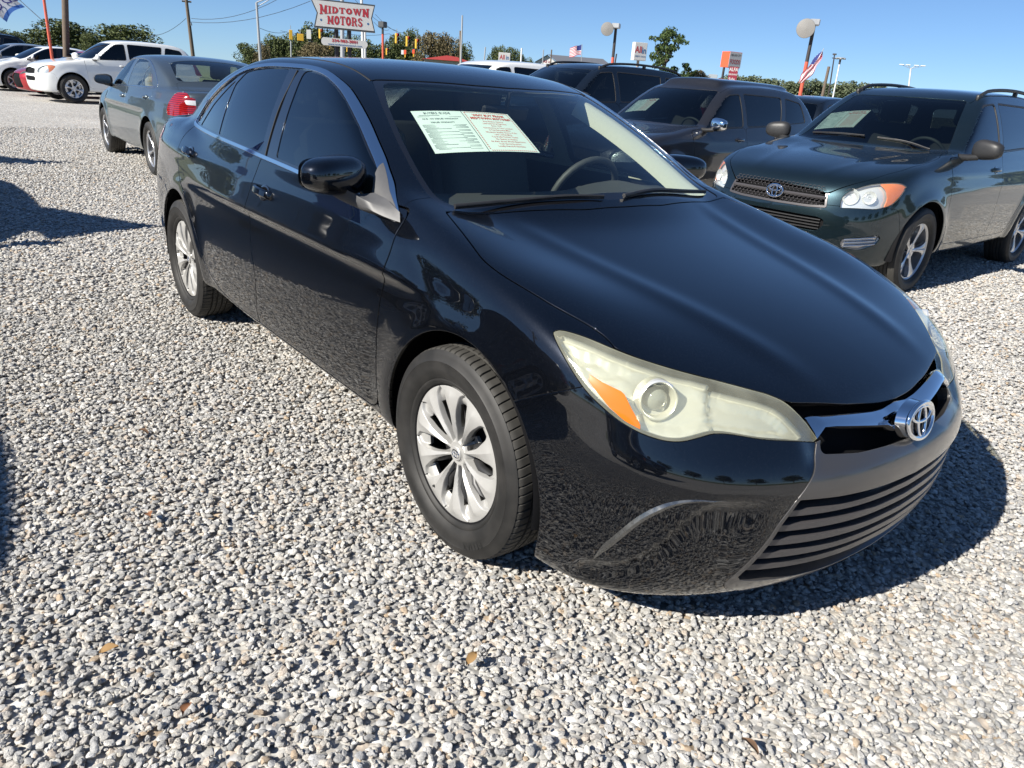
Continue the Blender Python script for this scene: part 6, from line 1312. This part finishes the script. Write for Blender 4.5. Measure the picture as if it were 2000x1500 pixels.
def box_sign(nm, lab, pl, pr, hh, depth, facem, sidem, texts, posts, postm=STEEL):
    g = Face(pl, pr); w_ = g.w; r = empty(nm, tuple(np.array(g.p(w_/2, 0, -depth/2))*[1, 1, 0]), 0, lab, 'sign')
    def go():
        g.board([(0, 0), (w_, 0), (w_, hh), (0, hh)], -depth, 0).obj('sign_box', sidem, None); g.board([(.03, .03), (w_-.03, .03), (w_-.03, hh-.03), (.03, hh-.03)], 0, .02).obj('sign_face', facem, None)
        for t, x, y, s_, m_, sx in texts: g.text(t, w_*x, hh*y, s_, .03, 'sign_text', m_, None, sx, s_*.02)
        for x in posts: q = g.p(w_*x, 0, -depth/2); b = B(); b.box((q[0], q[1], q[2]/2), (.14, .14, q[2]), None); b.obj('sign_post', postm, None)
    under(r, go); return g, r
box_sign('bank_sign', 'white box sign with red and blue letters on a tan post above the dark suv', (-39.89, 41.29, 3.72), (-39.54, 42.24, 3.73), 1.22, .45, SIGNW, WPOLE, [('All', .32, .58, .62, SRED, .8), ('in', .76, .55, .62, SBLUE, .8), ('CREDIT UNION', .5, .22, .14, SBLUE, .9)], [.5], mat('tan_post', (.30, .25, .2), .6))
box_sign('low_bank_sign', 'small low white sign with red and blue letters before the broad trees', (-66.56, 48.71, 3.55), (-65.81, 49.70, 3.64), .95, .2, SIGNW, WPOLE, [('All', .32, .5, .62, SRED, .8), ('in', .76, .5, .62, SBLUE, .8)], [.2, .8])
box_sign('grocery_sign', 'red-sided box sign lettered FOODS on two dark posts', (-40.77, 53.67, 4.04), (-40.55, 55.09, 4.02), 1.22, .9, SIGNW, ORED, [('MIDLAND CITY', .5, .78, .22, SIGND, .72), ('FOODS', .5, .36, .48, SRED, .72)], [.03, .80], DKPOLE)
box_sign('tenant_sign', 'maroon panel sign with white letters between the posts of the foods sign', (-40.05, 52.97, 2.67), (-39.44, 53.42, 2.64), 1.42, .12, mat('maroon_panel', (.20, .015, .03), .5), SIGND, [('ALFA', .5, .82, .38, SIGNW, .8), ('INSURANCE', .5, .56, .17, SIGNW, .8), ('Subs', .45, .30, .34, SIGNW, .8)], [.5], DKPOLE)
box_sign('grey_board', 'plain grey board sign in front of the trees left of the maroon panel', (-54.34, 68.46, 3.03), (-53.60, 69.03, 3.04), .95, .1, mat('grey_panel', (.30, .33, .36), .6), STEEL, [], [.2, .8])
# ---------------------------------------------------------------- poles, lamps, wires
def pole(nm, lab, base, top, r0, r1, parts, cat='pole', group=None, lower=None):
    b_ = np.array(base, float); t_ = np.array(top, float); b_ = b_+(b_-t_)*((b_[2]+.1)/(t_[2]-b_[2]+1e-6)); root = empty(nm, (b_[0], b_[1], 0), 0, lab, cat, group)
    def go():
        if lower is None: b = B(); b.cyl(b_, t_, r0, r1, 10); b.obj('shaft', parts, None, 40)
        else:
            m_, frac = lower; c = b_*(1-frac)+t_*frac; b = B(); b.cyl(b_, c, r0, r0, 10); b.obj('painted_shaft', m_, None, 40); b = B(); b.cyl(c, t_, r0*.98, r1, 10); b.obj('shaft', parts, None, 40)
    under(root, go); return root, t_
PAINTR = noisy(mat('faded_red_paint', (.50, .09, .05), .6), 5, .2)
def flood(nm, lab, base, top, dpx, group='floodlight poles around the lot', size=.27):
    root, t = pole(nm, lab, base, top, .065, .06, DKPOLE, 'lamp post', group, (PAINTR, .72))
    def go():
        b = B(); b.box(t+A_([0, 0, .10]), (.34, .34, .20), rotz(.6), .03); b.obj('lamp_box', STEEL, None)
        c = t+np.array(dpx); v = CAM-c; v[2] = -1.2; v /= np.linalg.norm(v); a, u_, n_ = oblique(v); V = []
        for r, h in ((.001, .03), (size*.6, .02), (size*.97, 0), (size, -.03), (size*.75, -.16), (size*.3, -.30), (.03, -.34)):
            for k in range(24): th = 2*math.pi*k/24; V.append(c+a*r*math.cos(th)+u_*r*math.sin(th)+v*h)
        frompy('flood_reflector', V, [(i*24+k, i*24+(k+1) % 24, (i+1)*24+(k+1) % 24, (i+1)*24+k) for i in range(6) for k in range(24)], noisy(mat('frosted_lamp', (.24, .23, .215), .4), 4, .1), None, 40)
        b = B(); b.cyl(c-v*.3, t, .03); b.obj('lamp_arm', STEEL, None)
    under(root, go); return root
flood('flood_lamp', 'floodlight on a pole with faded red lower half beside the bank sign', (-23.21, 22.63, 2.55), (-23.22, 22.62, 3.92), [-0.04, -0.47, -0.06])
flood('flood_lamp', 'floodlight on a faded red pole right of the foods sign, flag hanging below it', (-14.35, 23.37, 2.37), (-14.35, 23.37, 4.00), [-0.05, -0.39, -0.12], size=.31)
rt, t = pole('box_lamp', 'dark square lamp on a thin red pole right of the dealer sign', (-42.30, 21.84, 2.62), (-42.31, 21.82, 4.23), .07, .06, DKPOLE, 'lamp post', None, (PAINTR, .88))
under(rt, lambda: B().box(t, (.42, .42, .34), rotz(.5), .04).obj('lamp_box', SIGND))
rt, t = pole('street_lamp', 'tall grey street lamp with an arm left of the dealer sign', (-54.65, 18.74, 2.28), (-54.66, 18.70, 5.47), .12, .08, STEEL, 'lamp post')
q1 = A_((-54.31, 19.64, 5.82)); q0 = A_((-54.65, 18.75, 5.22))
under(rt, lambda: (B().tube([tuple(t), tuple((t+q1)/2+A_([0, 0, .06])), tuple(q1)], .045, 6).tube([tuple(q0), tuple((q0+q1)/2), tuple(q1)], .03, 6).obj('lamp_arm', STEEL), B().box(q1, (.5, .22, .1), rotz(.6), .03).obj('lamp_head', STEEL)))
rt, t = pole('utility_pole', 'dark wooden utility pole rising behind the slate grey sedan', (-65.64, 17.28, 2.07), (-65.68, 17.15, 6.04), .17, .12, WOOD, 'utility pole')
c1 = A_((-65.77, 16.84, 5.72)); c2 = A_((-65.58, 17.51, 5.72))
under(rt, lambda: (B().cyl(c1, c2, .07, n=6).obj('crossarm', WOOD), B().cyl(A_((-65.64, 17.28, 4.23)), A_((-65.63, 17.33, 4.02)), .12, n=8).obj('transformer', STEEL)))
rt, t = pole('utility_pole', 'thick dark pole right of the orange pole at far left', (-28.99, 2.71, 1.70), (-28.96, 2.94, 3.73), .105, .10, WOOD, 'utility pole')
rt, t = pole('thin_pole', 'orange-red pole rising from the row at far left', (-27.08, 1.97, 1.64), (-27.08, 1.99, 3.22), .045, .04, PAINTR, 'pole')
rt, t = pole('tall_mast', 'thin grey mast at the right end of the dense trees', (-60.55, 39.90, 3.54), (-60.57, 39.88, 6.96), .11, .07, STEEL, 'pole')
rt, t = pole('wooden_post', 'short wooden post beside the thin grey mast', (-61.42, 40.40, 3.56), (-61.46, 40.34, 5.74), .10, .10, WOOD, 'pole')
for i, (a, b_, lab, r) in enumerate((((-75.56, 53.34, 3.97), (-75.53, 53.38, 5.30), 'small bare pole in the gap right of the dense trees', .09), ((-53.32, 41.33, 3.27), (-53.33, 41.32, 4.41), 'white pole in front of the right end of the broad trees', .09), ((-67.49, 55.61, 4.28), (-67.50, 55.59, 5.28), 'thin pole just left of the house gable', .07), ((-66.92, 56.29, 4.34), (-66.92, 56.29, 5.34), 'thin pole over the house roof', .09),
     ((-30.21, 29.77, 2.89), (-30.19, 29.79, 3.39), 'short dark stake right of the faded red lamp pole', .05), ((-34.19, 58.12, 2.80), (-34.17, 58.13, 4.55), 'wooden utility pole leaning right of the hanging flag', .14), ((-47.91, 21.85, 2.51), (-47.89, 21.88, 5.99), 'pale pole passing behind the dealer sign', .16), ((-41.08, 19.87, 2.40), (-41.11, 19.81, 5.50), 'white pole behind the right half of the dealer sign', .10), ((-41.02, 19.97, 2.41), (-41.02, 19.98, 3.72), 'short white post under the right end of the phone panel', .08), ((-72.39, 28.31, 2.76), (-72.38, 28.33, 3.83), 'grey post under the leftmost traffic signal', .08))):
    pole('thin_pole', lab, a, b_, r, r*.8, (STEEL, WPOLE, STEEL, WOOD, DKPOLE, WOOD, STEEL, WPOLE, WPOLE, STEEL)[i], 'pole')
rt, t = pole('street_lamp', 'thin dark street lamp with short cross bracket right of the hanging flag', (-34.85, 60.05, 2.99), (-34.99, 59.97, 5.59), .07, .05, DKPOLE, 'lamp post')
under(rt, lambda: (B().cyl(A_((-35.11, 59.90, 5.31)), A_((-34.83, 60.06, 5.27)), .04, n=6).obj('bracket', DKPOLE), B().box(t, (.3, .16, .12), rotz(.3), .02).obj('lamp_head', DKPOLE)))
rt, t = pole('ring_lamp', 'white lamp post with a flat round crown of lamps', (-36.00, 62.85, 3.21), (-36.04, 62.83, 5.31), .07, .06, WPOLE, 'lamp post')
under(rt, lambda: (B().lathe([(.35, .10), (.42, .16), (.35, .22), (.28, .16), (.35, .10)], tuple(t), n=24).obj('lamp_ring', STEEL), [B().box(t+A_([.36*math.cos(a), .36*math.sin(a), .13]), (.22, .16, .10), rotz(a), .02).obj('lamp_head', STEEL) for a in np.linspace(0, 6.28, 6, endpoint=False)], B().tube([t-A_([0, 0, .3]), t+A_([0, 0, .16])], .09, 8).obj('hub', DKPOLE)))
rt, t = pole('twin_lamp', 'white lamp post with two pairs of lamp heads over the dark green crossover', (-46.15, 97.06, 5.12), (-46.33, 96.97, 6.63), .10, .09, WPOLE, 'lamp post')
def twin():
    for i_, (px, dx) in enumerate(((-1.15, 0), (-.42, 0), (.55, 0), (1.30, 0))):
        g = Face(t, t+A_([1, .8, 0])); q = g.p(px, .38, 0); b = B(); b.box(q, (.55, .25, .12), rotz(.6), .04); b.obj('lamp_head', WPOLE); b = B(); b.cyl(t, q, .03, n=5); b.obj('lamp_arm', STEEL)
under(rt, twin)
def wire(pts, lab, sag=.4, r=.012):
    P = []
    for a, b_ in zip(pts[:-1], pts[1:]):
        a = A_(a); b_ = A_(b_)
        for k in np.linspace(0, 1, 9)[:-1]: q = a*(1-k)+b_*k; q[2] -= sag*4*k*(1-k); P.append(q)
    P.append(A_(pts[-1])); o = B().tube(P, r, 4).obj('power_line', DKPOLE); tag(o, lab, 'wire', 'overhead wires')
wire([(-65.61, 17.41, 4.54), (-55.98, 20.86, 6.01)], 'upper wire running right from the dark wooden utility pole', .5, .016); wire([(-65.62, 17.36, 4.28), (-51.48, 21.26, 5.74)], 'lower wire running right from the dark wooden utility pole to the dealer sign', .5, .016)
wire([(-65.72, 17.02, 4.50), (-85.99, 18.48, 3.53)], 'wire falling left from the dark wooden utility pole', .5, .02); wire([(-54.61, 18.84, 3.87), (-77.14, 29.89, 4.80)], 'short wire right of the tall grey street lamp', .2, .016)
wire([(-43.10, 20.29, 5.52), (-63.67, 34.85, 5.25)], 'upper wire falling right from behind the dealer sign', .3, .014); wire([(-42.52, 21.44, 4.76), (-63.32, 35.46, 5.13)], 'wire falling right from the upper corner of the dealer sign', .3, .014); wire([(-42.56, 21.36, 4.33), (-64.01, 34.25, 5.28)], 'lowest wire falling right from the dealer sign', .2, .014)
wire([(-78.29, 29.71, 4.88), (-76.45, 33.99, 5.31), (-73.63, 39.57, 5.47), (-71.47, 43.26, 4.91)], 'span wire carrying the traffic signals', .3, .018)
for i, (px, lab) in enumerate(((0, 'leftmost yellow traffic signal, seen from behind'), (1, 'second yellow traffic signal from the left, with two heads'), (2, 'signal head at the lower left corner of the dealer sign'), (3, 'large yellow signal nearest the square lamp'), (4, 'large yellow signal, middle of the three right of the square lamp'), (5, 'large yellow signal, rightmost of the three'), (6, 'small signal under the phone panel, left of the posts'), (7, 'small signal between the sign posts'), (8, 'small yellow signal right of the square lamp pole'))):
    c, hh = [((-77.92, 30.63, 4.58), 1.05), ((-77.55, 31.50, 4.42), .75), ((-71.29, 30.87, 4.67), .95), ((-66.28, 36.33, 4.74), 1.0), ((-65.77, 37.21, 4.55), 1.0), ((-65.33, 37.97, 4.40), .95), ((-98.12, 44.33, 4.40), .95), ((-97.16, 46.34, 4.38), .95), ((-94.77, 50.94, 4.39), .95)][i]
    rt = empty('traffic_signal', tuple(c), 0, lab, 'traffic light', 'traffic signals at the crossroads')
    def sig():
        c_ = A_(c); v = CAM-c_; yaw = math.atan2(v[1], v[0])+(0 if i in (0, 1) else .9); w_ = .42 if i != 1 else .8
        hh_ = hh*.88; b = B(); b.box(c_, (.22, w_*.8 if i == 1 else .34, hh_), rotz(yaw), .03); b.obj('signal_housing', YEL)
        if i not in (0, 1):
            R_ = rotz(yaw)
            for k in (-1, 0, 1): q = c_+R_@A_([.11, 0, k*hh*.32]); b = B(); b.lathe([(.001, 0), (.13, 0), (.15, .10), (.14, .10)], n=12); V = (np.array(b.V)@roty(math.pi/2).T)@R_.T+q; frompy('signal_lens', V, b.F, SRED if k == 1 else SIGND)
        b = B(); b.cyl(c_+A_([0, 0, hh/2]), c_+A_([0, 0, hh/2+.35]), .03, n=5); b.obj('hanger', STEEL)
    under(rt, sig)
for p_, nm, lab, m_, w_, h_ in (((-76.31, 31.86, 4.74), 'street_sign', 'pale grey blank board hanging between the traffic signals', SIGNW, .45, .85), ((-85.09, 47.75, 4.20), 'street_sign', 'small white sign beside the two red signals', WPOLE, .3, .5)):
    o = B().box(p_, (.04, w_, h_), rotz(2.5), .0).obj(nm, m_); tag(o, lab, 'sign')
for k, p_ in enumerate(((-84.92, 48.05, 4.22), (-84.40, 48.94, 4.36))):
    rt = empty('red_signal', tuple(p_), 0, ('left', 'right')[k]+' of the two small red signals low over the black sedan roof', 'traffic light', 'traffic signals at the crossroads')
    under(rt, lambda: (B().box(A_(p_), (.2, .3, .5), rotz(2.5), .04).obj('signal_housing', ORED), B().box(A_(p_)+A_([0, 0, -.42]), (.16, .16, .35), rotz(2.5), .02).obj('signal_base', YEL)))
# ---------------------------------------------------------------- flags
FR = mat('flag_red', (.50, .02, .04), .8); FW = mat('flag_white', (.72, .72, .74), .8); FB = mat('flag_blue', (.02, .03, .16), .8)
def us_flag(root, P):
    """P(u, v): u along the stripes from the hoist, v down; 13 stripes, canton"""
    def patch(u0, u1, v0, v1, n, m, nm, lift=0):
        us = np.linspace(u0, u1, n); V = [P(u, v, lift) for u in us for v in (v0, v1)]; frompy(nm, V, [(2*i, 2*i+1, 2*i+3, 2*i+2) for i in range(n-1)], m, None, True)
    for k in range(13): patch(.4 if k < 7 else 0, 1, k/13, (k+1)/13, 13, FR if k % 2 == 0 else FW, 'stripe')
    patch(0, .4, 0, 7/13, 7, FB, 'canton')
    g = np.linspace(.04, .36, 6)
    b = B()
    for a in g:
        for v in np.linspace(.05, .49, 5): q = [P(a+.012*math.cos(t), v+.018*math.sin(t), .012) for t in np.linspace(0, 6.28, 6)[:-1]]; b.add(q, [tuple(range(5))])
    o = b.obj('stars', FW); o['kind'] = 'stuff'
rt, t = pole('flagpole', 'thin flagpole beyond the dark suv, carrying a small flag', (-64.66, 58.85, 4.31), (-64.72, 58.78, 6.13), .05, .03, STEEL, 'flagpole')
fl = empty('american_flag', tuple(t), 0, 'small american flag flying left from a thin flagpole', 'flag'); g1 = Face(t, t+(t-A_((-65.46, 57.96, 5.75)))*-1)
under(fl, lambda: us_flag(fl, lambda u, v, l=0: g1.p(.05+1.25*u, -.05-1.0*v-.42*u-.03*math.sin(9*u+2*v), .10*math.sin(7*u+1.5*v)+l)))
fl2 = empty('american_flag', (-14.15, 23.49, 2.88), 0, 'limp folded american flag hanging beside the faded red lamp pole', 'flag')
g2 = Face((-14.00, 23.12, 3.18), (-13.71, 23.29, 3.18))
stf = [g2.p(.30, .10, 0), g2.p(-.12, -.95, 0)]
def flag2():
    b = B(); b.cyl(stf[0], stf[1], .012, n=6); b.obj('flag_staff', STEEL)
    def P(u, v, l=0):
        s_ = .10+.95*u; w_ = .05+.16*math.sin(math.pi*min(1, u*1.05))+.10*u; q = stf[0]*(1-s_)+stf[1]*s_
        return q+g2.r*(w_*(v-.5)*1.2*(1+.3*math.sin(11*u))-.10*u*u)+g2.n*(.05*math.sin(12*v+5*u)+.02+l)-g2.u*(.09*u*abs(v-.5))
    us_flag(fl2, P)
under(fl2, flag2)
# used cars pennant at the top left corner
f3 = Face((-12.29, -0.65, 1.75), (-12.25, -0.31, 1.97))
pn = empty('banner_flag', (-12.27, -0.46, 1.90), 0, 'white and blue USED CARS banner flag flying at the top left corner', 'flag')
ax1 = A_((-12.25, -0.33, 1.95))-A_((-12.28, -0.59, 1.73)); ax1 /= np.linalg.norm(ax1); ax2 = A_((-12.27, -0.46, 2.06))-A_((-12.25, -0.33, 1.95)); ax2 /= np.linalg.norm(ax2); o3 = A_((-12.28, -0.59, 1.73)); nn3 = np.cross(ax1, ax2); 
def ban():
    L_ = float(np.linalg.norm(A_((-12.25, -0.33, 1.95))-o3)); H3 = .42
    def Q(x, y, l=0): return o3+ax1*x+ax2*y+nn3*(.03*math.sin(14*x+4*y)+l)
    def sheet(x0, x1, y0, y1, m, nm, l=0, n=14):
        xs = np.linspace(x0, x1, n); V = [Q(x, y+.05*math.sin(3*x/L_), l) for x in xs for y in (y0, (y0+y1)/2, y1)]; frompy(nm, V, [(3*i+j, 3*i+j+1, 3*i+j+4, 3*i+j+3) for i in range(n-1) for j in (0, 1)], m, None, True)
    sheet(0, L_, .055, .25, FW, 'cloth'); sheet(0, L_, .0, .055, mat('banner_blue', (.08, .22, .62), .8), 'blue_edge'); sheet(.0, L_*.92, .25, .30, mat('banner_magenta', (.42, .03, .36), .8), 'pink_edge')
    V, F = text_mesh('USED CARS', .135, 0, .003); s = 1 if nn3@(CAM-o3) > 0 else -1
    frompy('banner_text', [Q(L_*.52-v[0]*1.0, .155+v[1]+.05*math.sin(3*(L_*.52-v[0])/L_), .012*s) for v in V], F, mat('banner_ink', (.05, .05, .22), .7), None)
under(pn, ban)
o = B().cyl(A_((-12.26, -0.41, 2.06)), A_((-12.23, -0.16, 1.81)), .006, n=6).obj('banner_staff', STEEL); tag(o, 'thin slanting rod that holds the USED CARS banner', 'pole')
# ---------------------------------------------------------------- buildings
g = Face((-71.85, 58.19, 3.61), (-70.95, 59.26, 3.65))
hs = empty('gabled_house', tuple(np.array(g.p(2, 0, -3))*[1, 1, 0]), 0, 'low white building with a gable and long dark roof left of the flagpole', 'building')
def house():
    h0 = g.p(0, 0)[2]; w = 2.6; z1 = .55
    b = B(); b.prism([g.p(0, -h0), g.p(w, -h0), g.p(w, z1), g.p(w*.52, z1+.78), g.p(0, z1)], g.n*0, g.n*-5); b.obj('wall', noisy(mat('white_siding', (.62, .62, .62), .7), 3, .05))
    r0 = g.p(w*.52, z1+.84); L_ = 6.5
    rr = mat('grey_roof', (.10, .11, .14), .7); b = B(); b.add([g.p(w*.52, z1+.86, .3), g.p(w*.52+L_, z1+.80, .3), g.p(w+L_*1.02, z1-.05, .5), g.p(w+.1, z1-.05, .5)], [(0, 1, 2, 3)]); b.add([g.p(w*.52, z1+.86, .3), g.p(-.15, z1-.06, .3), g.p(-.15, z1-.06, -4.5), g.p(w*.52, z1+.86, -4.5)], [(0, 1, 2, 3)]); b.obj('roof', rr)
    b = B(); b.prism([g.p(w, -h0), g.p(w+L_, -h0), g.p(w+L_, z1-.1), g.p(w, z1-.1)], g.n*.3, g.n*-4); b.obj('wing_wall', SIGNW)
    g.text('All in', w*.5, .62, .42, .03, 'wall_lettering', SRED, None)
under(hs, house)
g4 = Face((-66.66, 39.63, 2.91), (-64.21, 43.41, 3.09))
cn = empty('red_canopy', tuple(np.array(g4.p(2, 0, -2))*[1, 1, 0]), 0, 'low building with a shallow red canopy roof beyond the white car roof', 'building')
def canopy():
    h0 = g4.p(0, 0)[2]; w = g4.w; b = B(); b.prism([g4.p(0, -h0), g4.p(w, -h0), g4.p(w, .28), g4.p(0, .28)], g4.n*0, g4.n*-4); b.obj('wall', SIGNW)
    b = B(); b.prism([g4.p(-.2, .28), g4.p(w+.1, .30), g4.p(w*.72, .66), g4.p(w*.5, .74), g4.p(w*.32, .58)], g4.n*.5, g4.n*-4.5); b.obj('roof', noisy(mat('red_roof', (.42, .05, .05), .6), 2, .1))
under(cn, canopy)
# utility pole and wires beside the lot, mirrored in the rear door glass
rt, t = pole('utility_pole', 'wooden utility pole out of view, beside the photographer', (-7.5, -15, 0), (-7.3, -15, 8.2), .14, .10, WOOD, 'utility pole')
under(rt, lambda: (B().box((-7.3, -15, 7.6), (1.9, .1, .12), None).obj('crossarm', WOOD), B().lathe([(.001, .7), (.2, .7), (.2, 0), (.001, 0)], (-7.05, -15, 6.1), n=12).obj('transformer', STEEL)))
wire([(-30, -17, 7.6), (-7.5, -15, 7.7), (25, -14, 7.5)], 'overhead wire out of view behind the photographer', .6)
wire([(-30, -16.4, 6.6), (-7.5, -14.9, 6.9), (25, -13.6, 6.6)], 'lower overhead wire out of view behind the photographer', .6)
